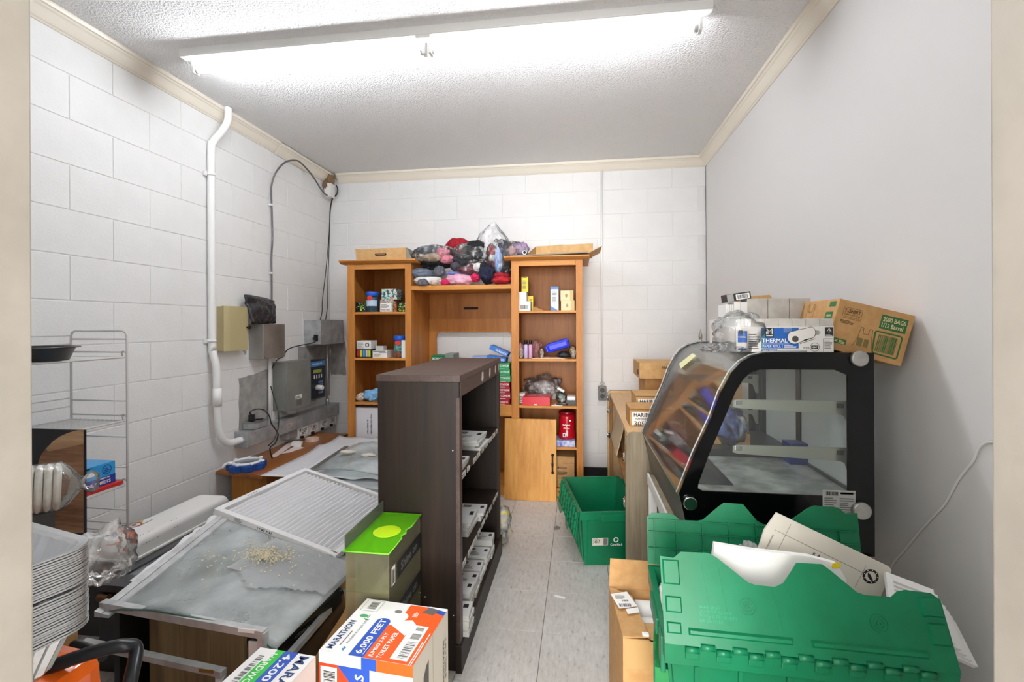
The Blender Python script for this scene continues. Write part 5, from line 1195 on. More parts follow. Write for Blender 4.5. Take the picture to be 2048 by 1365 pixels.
for k in range(7):
    c0 = Vector((.758 + .0155 * k, 1.225 + .004 * k, .660 - .015 * k)); rm = Matrix.Rotation(R(-22 + 3 * k), 3, 'Z') @ Matrix.Rotation(R(38), 3, 'X') @ Matrix.Rotation(R(22 + 2 * k), 3, 'Y')
    t = T('paper_pad', '%s white paper pad of the bunch over the tote right rim' % ['first', 'second', 'third', 'fourth', 'fifth', 'sixth', 'last'][k], 'paper', tuple(c0), group='white paper pads at the tote')
    B().obox(c0, (.10, .095, .011), rm, .001).build('pages', M('pad_white', 'ecebe9', .6), t)
    f = Face(c0 + rm @ Vector((-.047, -.044, .0056)), rm @ Vector((1, 0, 0)), rm @ Vector((0, 1, 0))); f.lines(M('faint_print', 'bdbab6', .6), .01, .085, .01, .08, 7, k).build(t, 'print')

# ---------------------------------------------------------------- cardboard box left of the totes
t = T('kraft_carton', 'torn open brown carton with shipping label left of the totes', 'box', (.20, 1.6, 0))
A4 = [(.128, 1.475), (.312, 1.475), (.300, 1.752), (.104, 1.752)]
zt = .36
bb = B(); n = 4; outer_b = A4; inner_b = [(.133, 1.48), (.307, 1.48), (.295, 1.747), (.109, 1.747)]
bb.ring(outer_b, inner_b, .002, zt, fxy); bb.build('carton', kraft, t)
B().prism(A4, 0, .003, fxy).build('bottom', kraft, t)
B().hexa([(.104, 1.752, zt), (.300, 1.752, zt), (.300, 1.756, zt), (.104, 1.756, zt), (.110, 1.775, zt + .092), (.31, 1.775, zt + .09), (.31, 1.779, zt + .09), (.110, 1.779, zt + .092)]).build('flap', kraft, t)
B().hexa([(.104, 1.752, zt + .001), (.128, 1.475, zt + .001), (.205, 1.475, zt + .006), (.178, 1.68, zt + .010), (.104, 1.752, zt + .005), (.128, 1.475, zt + .005), (.205, 1.475, zt + .010), (.178, 1.68, zt + .014)]).build('flap', kraft, t)
B().hexa([(.205, 1.475, zt - .004), (.312, 1.475, zt - .002), (.309, 1.56, zt - .004), (.195, 1.56, zt - .004), (.205, 1.475, zt), (.312, 1.475, zt + .002), (.309, 1.56, zt), (.195, 1.56, zt)]).build('flap', kraft_l, t)
f = Face((.112, 1.735, zt + .0146), (.30, -.93, 0), (.93, .30, 0))
g = Face((.128, 1.60, zt + .0146), (.88, .12, 0), (-.12, .88, 0)); g.poly(paper, [(0, 0), (.062, .012), (.048, .10), (-.012, .085)]).barcode(print_blk, .004, .045, .010, .028, 7).barcode(print_blk, .018, .042, .04, .05, 8).lines(print_gry, .0, .035, .055, .085, 4).poly(paper, [(.02, -.03), (.06, -.022), (.062, .008), (.02, -.002)]).build(t, 'shipping_label')
o = B().box(.185, .205, 1.474, 1.49, zt + .009, zt + .016, .003).build('tape_lump', paper, t)
f = Face((.128, 1.475, 0), (1, 0, 0), (0, 0, 1)); f.rect(M('clear_tape', 'c39a60', .2, coat=.5), .004, .08, zt - .09, zt - .002).build(t, 'tape')
for k, y in enumerate((1.60, 1.70)):
    rr_ = T('paper_roll', 'white paper roll in torn carton, %s one' % ('nearer' if k == 0 else 'farther'), 'roll', (.24, y, zt - .08))
    B().tube([(.19, y, zt - .055), (.285, y, zt - .055)], .042, 20).build('roll', paper, rr_)

# ---------------------------------------------------------------- bench along the left wall
t = T('bench', 'low varnished brown wooden bench against the left block wall', 'bench', (-2.06, 3.23, 0))
bb = B(); bb.prism([(-2.236, 2.706), (-1.888, 2.655), (-1.90, 3.78), (-2.236, 3.78)], .378, .40, fxy, 0, .004); bb.build('top', bench_wood, t)
B().box(-2.17, -1.93, 2.76, 2.785, 0, .378, .002).build('end_board', bench_side, t); B().box(-2.17, -1.93, 3.66, 3.685, 0, .378, .002).build('end_board', bench_side, t)
B().box(-1.955, -1.93, 2.785, 3.66, .29, .378, .002).build('apron', bench_side, t)
c = Vector((-2.079, 2.781, 0.43))
t = T('ring_mirror', 'blue foam ring with white cord trim lying on the brown bench', 'mirror', (c.x, c.y, .40))
def wav(r, n, a, N=64): return [(c.x + (r + a * abs(math.cos(n * math.pi * k / N))) * math.cos(2 * math.pi * k / N), c.y + (r + a * abs(math.cos(n * math.pi * k / N))) * 1.0 * math.sin(2 * math.pi * k / N)) for k in range(N)]
bb = B(); bb.prism(wav(.085, 7, .032), .4005, .438, fxy, 0, .004); bb.build('foam_ring', M('blue_foam', '1c4a94', .45), t)
B().lathe([(.072, .4385), (.072, .441)], (c.x, c.y, 0), 32).build('mirror_face', M('grey_mirror', '8f949a', .2, .4), t)
tb = B().tube([(c.x + .078 * math.cos(a), c.y + .078 * math.sin(a), .444) for a in [2 * math.pi * k / 40 for k in range(40)]], .0085, 8, closed=True)
for k in range(7):
    a = 2 * math.pi * (k + .3) / 7; tb.blob((c.x + .088 * math.cos(a), c.y + .088 * math.sin(a), .446), (.019, .011, .010), k, .2, 2, rz=a, sub=2)
tb.tube(bez([(c.x - .07, c.y - .04, .445), (c.x - .10, c.y - .06, .44), (c.x - .11, c.y - .075, .42)], 4), .009, 8).build('cord_trim', M('white_cord', 'eceef2', .6), t)
pk_m = M('pinkish_paper', 'ecdcd6', .7)
t = T('till_paper', 'torn strips of pale till paper curling across the brown bench', 'paper', (-2.05, 3.2, .40))
for pts in (((541,913), (551,917), (592,890), (578,885)), ((560,908), (575,908), (610,896), (590,893)), ((580,888), (592,891), (625,873), (618,869))):
    A = [(-2.099, 3.045, 0.402), (-2.054, 3.038, 0.401), (-2.142, 3.401, 0.401), (-2.211, 3.424, 0.401)] if pts[0][0] == 541 else [(-2.073, 3.123, 0.402), (-2.033, 3.154, 0.402), (-2.001, 3.297, 0.402), (-2.098, 3.344, 0.402)] if pts[0][0] == 560 else [(-2.223, 3.45, 0.403), (-2.157, 3.411, 0.403), (-2.163, 3.657, 0.403), (-2.225, 3.703, 0.403)]
    B().prism([(a[0], a[1]) for a in A], A[0][2] - .0005, A[0][2] + .0005, fxy).build('paper_strip', pk_m, t)
q = Vector((-2.089, 3.343, 0.41)); o = B().obox((q.x, q.y, .416), (.07, .06, .028), Matrix.Rotation(R(20), 3, 'Z') @ Matrix.Rotation(R(8), 3, 'Y'), .002).build('small_box', white_card); tag(o, 'small white box among till paper strips on bench', 'box')
q = Vector((-2.063, 3.503, 0.41))
t = T('tape_roll', 'half used roll of pale masking tape lying on the bench', 'tape', (q.x, q.y, .4))
B().ring([(q.x + .05 * math.cos(2 * math.pi * k / 28), q.y + .05 * math.sin(2 * math.pi * k / 28)) for k in range(28)], [(q.x + .036 * math.cos(2 * math.pi * k / 28), q.y + .036 * math.sin(2 * math.pi * k / 28)) for k in range(28)], .4005, .424, fxy).build('tape', M('masking_tape', 'e2c9b8', .6), t)
t = T('till_roll', 'small pale till roll standing at the back of bench', 'roll', (-2.235, 3.661, 0.4))
q = Vector((-2.277, 3.729, 0.4)); B().tube([(q.x, q.y, .4005), (q.x, q.y, .455)], .028, 20).build('roll', pk_m, t)

# ---------------------------------------------------------------- white sheeting and the second glass pane
t = carton('wrapped_carton', 'big carton wrapped in white plastic behind the dark bookcase', 'box', -1.62, -.86, 2.50, 3.35, 0, .41, M('wrap_white', 'e3e3e4', .35, bump=(12, .6, .01)))
def sheet(u, v):
    x = -1.86 + u * .95; y = 2.60 + v * .95
    z = .428 + .03 * noise.noise(Vector((u * 3, v * 4, 1))) + .012 * noise.noise(Vector((u * 9, v * 11, 5)))
    if u < .25: z += -.05 * (1 - u / .25) * (1 - v) + .01
    return (x, y - .0, max(z, .418))
o = B().grid(sheet, 26, 26).build('plastic_sheet', M('milky_sheet', 'e9e9ec', .28, bump=(24, .7, .01)))
o.modifiers.new('thick', 'SOLIDIFY').thickness = .001
tag(o, 'rumpled milky plastic sheet draped between bench and glass pane', 'plastic sheet')
t = T('curved_glass_pane', 'curved dusty glass pane lying on white sheeting beside the bookcase', 'glass pane', (-1.2, 2.75, .45))
P2 = [(-1.545, .482), (-1.46, .515), (-1.36, .526), (-1.2, .512), (-1.05, .488), (-.90, .455)]
def pane2(u, v):
    f_ = u * (len(P2) - 1); i = min(int(f_), len(P2) - 2); q = f_ - i
    x = P2[i][0] + (P2[i + 1][0] - P2[i][0]) * q; z = P2[i][1] + (P2[i + 1][1] - P2[i][1]) * q
    return (x + .03 * (1 - v), 2.50 + .55 * v, z - .012 * (1 - v))
o = B().grid(pane2, 20, 6).build('pane', glass_dusty, t); o.modifiers.new('thick', 'SOLIDIFY').thickness = .005
B().hexa([(-1.53, 2.50, .462), (-1.50, 2.50, .462), (-1.53, 3.05, .476), (-1.56, 3.05, .476), (-1.53, 2.50, .476), (-1.505, 2.50, .476), (-1.535, 3.05, .49), (-1.56, 3.05, .49)]).build('edge_strip', M('strip_grey', '7f7d79', .4, .6), t)
for px_, q in ((0, (-1.395, 2.76, 0.53)), (1, (-1.272, 2.771, 0.51))):
    o = B().blob((q[0], q[1], q[2] + .004), (.045, .03, .006), 6 + px_, .5, 3, sub=3).build('tape_scrap', M('scrap_cream', 'd8d0c0', .6)); tag(o, 'scrap of cream tape on the far glass pane, %s one' % ('left' if px_ == 0 else 'right'), 'tape scrap')

# ---------------------------------------------------------------- black cooler lid unit, white appliance
t = T('cooler_unit', 'low black cooler unit with framed glass lid by left wall', 'cooler', (-1.64, 2.02, 0))
B().box(-1.80, -1.47, 1.585, 2.46, .0, .305, .004).build('cabinet', M('cooler_black', '15130f', .35, var=(8, '0c0b0a', '221d18')), t)
B().ring([(-1.47, 2.46), (-1.80, 2.46), (-1.80, 1.58), (-1.47, 1.58)], [(-1.515, 2.42), (-1.765, 2.42), (-1.765, 1.66), (-1.515, 1.66)], .305, .33, fxy).build('lid_frame', M('frame_charcoal', '3b3b3d', .45), t)
B().box(-1.765, -1.515, 1.66, 2.42, .318, .323).build('lid_pane', M('smoked_glass', '6d7274', .12, var=(9, '55595b', '8c9294'), stretch=(8, .4, 1)), t)
B().lathe([(.012, 0), (.014, .012), (.011, .03), (.015, .045)], (-1.79, 1.575, .285), 12, axis=Matrix.Rotation(R(90), 3, 'Y')).build('rusty_hinge', M('rust', '6e4a30', .7, .3), t)
B().box(-1.77, -1.755, 1.58, 1.586, .235, .255).build('catch', galv, t)
carton('dark_crate', 'dark grey crate carrying the long white appliance by wall', 'crate', -2.12, -1.83, 1.76, 2.46, 0, .31, M('crate_grey', '3a3937', .6))
t = T('long_appliance', 'long white plastic appliance with dial gauge and vent slots', 'appliance', (-1.95, 2.06, .31))
def app(u, v):
    y = 1.775 + .585 * u
    a = math.pi * v
    ex = min(1, math.sin(math.pi * min(max(u, .0), 1)) * 6 + .0) ** .5 if 0 < u < 1 else 0
    w = .088 * (.78 + .22 * ex); h = .082 * (.45 + .55 * ex)
    sx = max(-1, min(1, math.cos(a) * 1.25)); sz = min(1, math.sin(a) * 1.35)
    return (-1.945 - w * sx, y, .315 + h * sz)
bb = B(); bb.grid(app, 40, 20)
ends = [[app(e, j / 20) for j in range(21)] for e in (0, 1)]
bb.poly(ends[0]); bb.poly(ends[1][::-1]); bb.build('casing', white_pl, t)
B().box(-2.04, -1.85, 1.77, 2.365, .3105, .322, .003).build('base_rail', white_pl, t)
def ap_surf(y, v): p = app((y - 1.775) / .585, v); return Vector(p)
slot = B()
for k in range(6):
    y = 1.83 + k * .014; p, q = ap_surf(y, .86), ap_surf(y + .006, .70)
    p2, q2 = ap_surf(y + .004, .86), ap_surf(y + .010, .70); n = Vector((.0012, 0, .0008))
    slot.poly([p + n, p2 + n, q2 + n, q + n])
for k in range(3):
    y = 1.99 + k * .014; p, q = ap_surf(y, .84), ap_surf(y + .006, .70); p2, q2 = ap_surf(y + .005, .84), ap_surf(y + .011, .70); n = Vector((.0012, 0, .0008)); slot.poly([p + n, p2 + n, q2 + n, q + n])
so = slot.build('vent_slots', dark_gap, t, auto=False); so['kind'] = 'stuff'
f = Face((-1.985, 1.86, .3985), (0, 1, 0), (-1, 0, 0))
f.annulus(M('gauge_red', 'c8452f', .5), .07, .02, .024, .030).annulus(M('gauge_yellow', 'dcc73a', .5), .105, .03, .012, .016).disc(print_gry, .07, .02, .009, .0009).rect(print_gry, .06, .14, -.012, -.008).rect(dark_gap, -.045, -.01, -.005, .04).lines(print_gry, 0, .03, .0, .03, 3); f.build(t, 'dial_print')
t['label'] = 'long white plastic appliance with dial gauge and vent slots by left wall'

# ---------------------------------------------------------------- aluminium showcase with tan panels, first glass pane
t = T('glass_showcase', 'old aluminium framed showcase with tan panels under dusty curved glass', 'showcase', (-1.15, 1.75, 0))
def rail(p, q, w, h, name='frame_rail'):
    p, q = Vector(p), Vector(q); d = (q - p); L_ = d.length; a = math.atan2(d.y, d.x); rm = Matrix.Rotation(a, 3, 'Z')
    return B().obox((p + q) / 2, (L_, w, h), rm, .0015).build(name, alu, t)
rail((-1.46, 1.298, .445), (-.868, 1.232, .445), .022, .022); rail((-1.56, 1.325, .300), (-1.02, 1.262, .300), .022, .018)
B().box(-.885, -.865, 1.222, 1.244, .36, .45, .001).build('corner_post', alu, t); B().box(-1.04, -1.02, 1.252, 1.272, .02, .30, .001).build('corner_post', alu, t)
rail((-.875, 1.25, .30), (-.875, 1.75, .30), .02, .018); rail((-1.03, 1.27, .291), (-.99, 1.16, .27), .02, .018, 'bent_bracket')
B().box(-1.09, -1.045, 1.251, 1.2535, .303, .312).build('brass_catch', M('brass', 'a88a4a', .4, .8), t); B().box(-.945, -.885, 1.224, 1.2265, .448, .458).build('tape_strip', white_pl, t)
B().box(-.93, -.885, 1.245, 1.249, .36, .41, .002).build('corner_plate', white_pl, t)
for xa, xb in ((-1.40, -1.29), (-1.288, -1.18), (-1.178, -1.06)):
    B().box(xa, xb, 1.40, 1.418, 0, .405, .001).build('tan_panel', wood('tan_panel', '5f5138', '8b7a58', 'a89670', (1, 1, .06), 7, .5), t)
B().box(-1.455, -1.435, 1.33, 2.3, 0, .40, .001).build('end_panel', M('showcase_black', '100f0e', .4), t)
B().box(-1.435, -.86, 1.42, 2.40, 0, .10).build('base', M('showcase_black'), t)
B().box(-1.435, -.86, 2.38, 2.40, .1, .36).build('back_panel', M('showcase_black'), t)
t = T('curved_glass_pane', 'large curved dusty glass pane with metal strip lying on aluminium frame', 'glass pane', (-1.15, 1.6, .42))
N0 = [(-1.43, .432), (-1.36, .450), (-1.24, .462), (-1.09, .455), (-.95, .450), (-.84, .40)]
N1 = [(-1.50, .490), (-1.41, .470), (-1.24, .427), (-1.09, .390), (-.96, .350), (-.87, .338)]
def pane1(u, v):
    f_ = u * (len(N0) - 1); i = min(int(f_), len(N0) - 2); q = f_ - i
    q = q * q * (3 - 2 * q) * .3 + q * .7
    a = [N0[i][k] + (N0[i + 1][k] - N0[i][k]) * q for k in (0, 1)]; b_ = [N1[i][k] + (N1[i + 1][k] - N1[i][k]) * q for k in (0, 1)]
    return (a[0] + (b_[0] - a[0]) * v, 1.285 + .62 * v - .05 * u * (1 - v), a[1] + (b_[1] - a[1]) * v)
o = B().grid(pane1, 24, 14).build('pane', glass_dusty, t); o.modifiers.new('thick', 'SOLIDIFY').thickness = .005
B().tube([Vector(pane1(k / 24, 0)) for k in range(25)], .0032, 6).build('green_edge', glass_edge, t)
pA, pB = Vector(pane1(0, -.03)), Vector(pane1(0, .92))
bb = B(); d = (pB - pA).normalized()
for off, hh in (((-.014, 0, 0), .012), ((.012, 0, .004), .006)):
    bb.hexa([pA + Vector((off[0] - .012, 0, -.006)), pA + Vector((off[0] + .012, 0, -.006)), pB + Vector((off[0] + .012, 0, -.006)), pB + Vector((off[0] - .012, 0, -.006)), pA + Vector((off[0] - .012, 0, hh)), pA + Vector((off[0] + .012, 0, hh * .6)), pB + Vector((off[0] + .012, 0, hh * .6)), pB + Vector((off[0] - .012, 0, hh))], .001)
bb.build('metal_strip', alu, t)
bb = B()
def peel(u, v): p = Vector(pane1(-.02, .2 + .75 * u)); return p + Vector((-.022 - .03 * v * (.6 + .8 * abs(noise.noise(Vector((u * 6, 2, 1))))), 0, .008 + .012 * noise.noise(Vector((u * 8, v, 3)))))
o = bb.grid(peel, 24, 3).build('peeling_film', M('peel_white', 'e8e7e8', .35), t)
# torn film on the pane and spilled crumbs
bb = B()
def torn(u, v): p = Vector(pane1(.42 + .56 * u, .1 + .75 * v)); return p + Vector((0, 0, .007 + .008 * abs(noise.noise(Vector((u * 5, v * 5, 2))))))
nu, nv = 30, 30
V_ = {}
for i in range(nu + 1):
    for j in range(nv + 1): V_[i, j] = bb.bm.verts.new(torn(i / nu, j / nv))
for i in range(nu):
    for j in range(nv):
        u, v = (i + .5) / nu, (j + .5) / nv
        if v < .34 + .22 * noise.noise(Vector((u * 3.2, 1.5, 0))) + (.25 * max(0, u - .35)) - .25 * max(0, .25 - u): continue
        f = bb.bm.faces.new((V_[i, j], V_[i + 1, j], V_[i + 1, j + 1], V_[i, j + 1])); f.smooth = True
for v in list(bb.bm.verts):
    if not v.link_faces: bb.bm.verts.remove(v)
o = bb.build('torn_film', clear('torn_milky_film', 'eeeeee', .38, 'eceff0', .15, (20, .01), 1.3)); tag(o, 'torn milky film with ragged edge covering curved dusty glass pane', 'film')
bb = B(); rnd = random.Random(5)
for k in range(620):
    s_ = abs(rnd.gauss(0, 1)); a = rnd.uniform(0, 6.283)
    u = .50 + .075 * s_ * math.cos(a) + (rnd.uniform(-.25, .3) if k % 7 == 0 else 0); v = .62 + .085 * s_ * math.sin(a) + (rnd.uniform(-.3, .2) if k % 7 == 0 else 0)
    u = min(max(u, .05), .96); v = min(max(v, .05), .85)
    p = Vector(pane1(u, v)) + Vector((0, 0, .015 + rnd.uniform(0, .006))); q = rnd.uniform(.0018, .0042)
    bb.obox(p, (q * 1.6, q, q * .8), Matrix.Rotation(rnd.uniform(0, 3), 3, 'Z') @ Matrix.Rotation(rnd.uniform(0, 3), 3, 'X'))
o = bb.build('crumbs', M('crumb_cream', 'ddd2b4', .8)); tag(o, 'spilled pile of cream crumbs on curved dusty glass pane', 'crumbs', kind='stuff')
carton('plain_carton', 'pale tan carton behind the tan panels inside glass showcase', 'box', -1.40, -1.12, 1.43, 1.80, .1005, .365, kraft_l)
t = T('black_device', 'glossy black plastic equipment case seen through the torn film', 'device', (-.98, 1.56, .1))
rm = Matrix.Rotation(R(-20), 3, 'Z') @ Matrix.Rotation(R(8), 3, 'X')
B().obox((-.985, 1.555, .235), (.20, .30, .19), rm, .02).build('shell', M('gloss_black', '1a1a1c', .15, coat=.6), t)
f = Face(Vector((-.985, 1.555, .235)) + rm @ Vector((.1005, -.09, .03)), rm @ Vector((0, 1, 0)), rm @ Vector((0, 0, 1))); f.text(print_gry, 'AUDIO IN', .02, .03, width=.06).lines(print_gry, .02, .08, .0, .02, 2).build(t)
o = B().hexa([(-.90, 1.42, .10), (-.80, 1.44, .10), (-.79, 1.74, .33), (-.90, 1.74, .33), (-.90, 1.42, .104), (-.80, 1.44, .104), (-.79, 1.74, .334), (-.90, 1.74, .334)]).build('cardboard_sheet', kraft); tag(o, 'bent brown cardboard sheet right of the glossy black device', 'cardboard')

# ---------------------------------------------------------------- air filter
A_, B_, D_ = Vector((-1.543, 1.857, .523)), Vector((-1.488, 2.455, .523)), Vector((-.962, 1.804, .384))
eu = (D_ - A_).normalized(); ev = (B_ - A_).normalized(); en = eu.cross(ev); S = .6
t = T('air_filter', 'square white pleated air filter lying tilted on the dusty glass', 'air filter', tuple(A_))
FP = lambda a, b_, h=0: A_ + eu * a + ev * b_ + en * h
fr = M('filter_frame', 'e9e7e6', .55)
bb = B(); bb.ring([(0, 0), (S, 0), (S, S), (0, S)], [(.026, .026), (S - .026, .026), (S - .026, S - .026), (.026, S - .026)], -.024, 0, lambda a, b_, d: FP(a, b_, d)); bb.build('frame', fr, t)
bb = B(); n = 23; sh_ = ((0, -.017), (.18, -.010), (.36, -.0055), (.5, -.004), (.64, -.0055), (.82, -.010))
pts_ = [(.030 + (S - .056) * (k + a) / n, h) for k in range(n) for a, h in sh_] + [(S - .026, -.017)]
m_ = 26
def fw(a, b_): return .007 * noise.noise(Vector((a * 7, b_ * 7, 3))) + .003 * noise.noise(Vector((a * 16, b_ * 16, 8)))
V_ = [[bb.bm.verts.new(FP(a + fw(a, .02 + (S - .055) * q / m_), .026 + (S - .064) * q / m_, h + .002 * noise.noise(Vector((a * 12, q * .4, 1))))) for q in range(m_ + 1)] for a, h in pts_]
for i in range(len(pts_) - 1):
    for q in range(m_):
        f = bb.bm.faces.new((V_[i][q], V_[i + 1][q], V_[i + 1][q + 1], V_[i][q + 1])); f.smooth = False
o = bb.build('pleats', M('filter_media', 'dcdbdc', .8), t, auto=False); o['kind'] = 'stuff'
bb = B(); bb.prism([(.02, .02), (S - .02, .02), (S - .02, S - .02), (.02, S - .02)], -.0235, -.0225, lambda a, b_, d: FP(a, b_, d)); bb.build('shade_sheet', M('filter_shadow', '4a4846', .9), t)  # dark sheet painting the shade in the gaps round the pleats
f = Face(FP(0, 0, -.024), eu, en)
g = Face(FP(.30, -.0002, -.006), -eu, -en); g.text(print_blk, '24 x 24 x1', 0, 0, width=.075, height=.011).build(t, 'lettering')
g = Face(FP(.588, -.0002, -.006), -eu, -en); g.text(print_blk, 'HDX', 0, 0, width=.03, height=.011).build(t, 'lettering')
g = Face(FP(.592, .030, 0), eu * -1, ev * -1); g.text(print_blk, 'HDX', 0, .008, width=.028, height=.010).build(t, 'lettering')
f = Face(FP(.11, .0, -.02), eu, en); f.lines(print_gry, 0, .04, .002, .018, 4).build(t, 'small_print')
f = Face(FP(.004, .17, 0), ev, -eu); f.text(print_gry, '24 x 24 x1', 0, -.017, width=.06, height=.010).build(t, 'small_print')
f = Face(FP(-.0004, .035, -.021), -ev, en); f.barcode(print_blk, 0, .03, .002, .017, 6).build(t, 'small_print')

# ---------------------------------------------------------------- acrylic dispenser
t = T('acrylic_dispenser', 'clear acrylic dispenser with neon green lid beside the dark bookcase', 'dispenser', (-.66, 1.59, 0))
ax0, ax1, ay0, ay1, az = -.735, -.592, 1.440, 1.742, .588
for nm, b_ in (('front_pane', (ax0, ax1, ay0, ay0 + .003, 0, az)), ('back_pane', (ax0, ax1, ay1 - .003, ay1, 0, az)), ('side_pane', (ax0, ax0 + .003, ay0 + .003, ay1 - .003, 0, az)), ('side_pane', (ax1 - .003, ax1, ay0 + .003, ay1 - .003, 0, az))):
    B().box(*b_).build(nm, acrylic, t)
for z in (.455, .30, .15): B().box(ax0 + .003, ax1 - .003, ay0 + .003, ay1 - .003, z, z + .003).build('shelf', clear('shelf_acrylic', 'd9d690', .2, 'c8c478', .08), t)
B().box(ax0 + .05, ax0 + .052, ay0 + .003, ay1 - .003, .303, az).build('divider', acrylic, t)
lp = [(ax0 - .004, ay0 - .012), (ax1 + .004, ay0 - .012), (ax1 + .004, ay0 + .10), (ax1 - .004, ay0 + .115), (ax1 + .004, ay0 + .14), (ax1 - .006, ay0 + .165), (ax1 + .004, ay0 + .19), (ax1 + .004, ay1), (ax0 - .004, ay1)]
B().prism(lp, az, az + .004, fxy).build('green_lid', acrylic_green, t)['label'] = 'translucent neon green lid'
B().tube([(a, b_, az + .002) for a, b_ in lp], .0022, 6, closed=True).build('glowing_edge', M('neon_edge', '8df03c', .3), t)
B().lathe([(.047, az + .0042), (.047, az + .0055)], ((ax0 + ax1) / 2 + .008, ay0 + .14, 0), 28).build('yellow_disc', M('neon_yellow', 'c8f01e', .3), t)
B().box(ax0 - .004, ax0 - .001, ay0 - .0, ay1, az + .004, az + .048).build('upright_pane', clear('grey_acrylic', 'b8b8b0', .3, 'a8a89c', .08), t)
for z0 in (.33, .47, .19):
    f = Face((ax1 + .0003, ay0 + .02, z0), (0, 1, 0), (0, 0, 1)); f.poly(print_blk, [(.05, .0), (.28, .0), (.28, .055), (.05, .055)]).text(print_gry, 'Shine on', .08, .012, width=.16, height=.03, bold=True).rect(paper, .0, .03, 0, .06).barcode(print_blk, .003, .027, .005, .05, 3).build(t, 'side_label')
B().box(ax0 + .07, ax0 + .075, ay0 + .12, ay1 - .03, .46, .56).build('brush', black_pl, t)

# ---------------------------------------------------------------- paper product boxes in the foreground
mw = M('carton_white', 'f4f3f1', .42); mo = M('carton_orange', 'ef5a17', .42); mbl = M('carton_blue', '2350b4', .42); mg = M('carton_grass', '2fc03c', .42); mcr = M('carton_cream_side', 'ddd5c6', .5); mgd = M('dispenser_grey', '5f5b58', .5); mnv = M('carton_navy', '1d3a6e', .45); mro = M('carton_red_orange', 'd9431a', .42)
t = carton('toilet_paper_box', 'orange and white box of jumbo toilet paper in the foreground', 'box', -.668, -.402, 1.168, 1.412, 0, .45, mw, rz=-5.2, bev=.003)
f, w, h = face_top(t, 90)   # reading away from the camera, letters' tops to the left
f.rect(mw, 0, w, 0, h, .0003)
f.poly(mo, [(0, 0), (.60 * w, 0), (.78 * w, .0), (.95 * w, .0), (.985 * w, .10 * h), (.985 * w, .33 * h), (.985 * w, .44 * h), (.72 * w, .44 * h), (.60 * w, .30 * h), (.56 * w, .52 * h), (0, .52 * h)][::1], .0006)
f.poly(mw, [(.60 * w, .42 * h), (.80 * w, .42 * h), (.80 * w, .62 * h), (.56 * w, .62 * h)], .0009).disc(mw, .73 * w, .47 * h, .058 * w * 1.6, .0010, ry=.10 * h).disc(M('roll_core', '7a7672', .5), .82 * w, .52 * h, .032 * w, .0013, ry=.045 * h)
f.poly(M('roll_sheet', 'faf8f5', .5), [(.42 * w, .27 * h), (.62 * w, .22 * h), (.70 * w, .30 * h), (.66 * w, .44 * h), (.56 * w, .48 * h)], .0011)
pill = [(0, .52 * h), (.60 * w, .52 * h)] + [(.60 * w + .042 * w * 1.6 * math.sin(R(a)), .60 * h - .08 * h * math.cos(R(a))) for a in range(15, 180, 15)] + [(.60 * w, .68 * h), (0, .68 * h)]
f.poly(mbl, pill, .0012).text(print_wht, '6,000 FEET', .04 * w, .555 * h, width=.60 * w, height=.085 * h, h=.0016).rect(print_wht, .04 * w, .24 * w, .54 * h, .546 * h, .0016)
f.text(print_wht, 'JUMBO 2-PLY', .02 * w, .43 * h, width=.40 * w, height=.055 * h, h=.0016).text(print_wht, 'TOILET PAPER', .02 * w, .345 * h, width=.43 * w, height=.055 * h, h=.0016)
f.rect(paper, .04 * w, .62 * w, .08 * h, .26 * h, .0013).barcode(print_gry, .07 * w, .36 * w, .10 * h, .20 * h, 3, .0016).barcode(print_gry, .38 * w, .48 * w, .10 * h, .2 * h, 4, .0016).barcode(print_gry, .53 * w, .59 * w, .11 * h, .2 * h, 5, .0016)
f.lines(print_wht, .0, .55 * w, .02 * h, .06 * h, 2, h=.0013)
f.text(mnv, 'MARATHON', .05 * w, .885 * h, width=.50 * w, height=.075 * h, h=.0010).text(print_gry, 'Available & Simple Life', .16 * w, .765 * h, width=.42 * w, bold=False, h=.001).lines(print_gry, .12 * w, .5 * w, .835 * h, .86 * h, 1, h=.001).line(M('logo_blue', '5f9fd0', .5), [(.05 * w, .76 * h), (.075 * w, .79 * h), (.09 * w, .76 * h), (.11 * w, .79 * h)], .004)
f.line(print_gry, [(.76 * w, .76 * h), (.98 * w, .76 * h), (.98 * w, .96 * h), (.76 * w, .96 * h), (.76 * w, .76 * h)], .001).barcode(print_gry, .80 * w, .95 * w, .80 * h, .90 * h, 8).disc(M('tree_green', '4fa56a', .5), .66 * w, .86 * h, .02 * w * 1.6, ry=.05 * h).poly(M('leaf_green', '1f9a4c', .5), [(.58 * w, .80 * h), (.62 * w, .84 * h), (.60 * w, .76 * h)]).text(print_gry, 'SCAN', .62 * w, .79 * h, width=.07 * w)
f.poly(mbl, [(.86 * w, .0), (.94 * w, .0), (.985 * w, .16 * h), (.985 * w, .24 * h), (.93 * w, .20 * h)], .0010).poly(mw, [(.94 * w, 0), (w, 0), (w, .22 * h), (.985 * w, .20 * h)], .0011).poly(mgd, [(.84 * w, .12 * h), (.95 * w, .08 * h), (.985 * w, .20 * h), (.87 * w, .26 * h)], .0014)
f.lines(print_wht, .76 * w, .86 * w, .28 * h, .34 * h, 4, h=.0013)
f.build(t)
f, w, h = face_front(t)
f.rect(mcr, 0, w, 0, h - .030, .0004).rect(mw, 0, .46 * w, h - .030, h, .0005).rect(mbl, .46 * w, .62 * w, h - .030, h, .0006).rect(mo, .62 * w, w, h - .030, h, .0006)
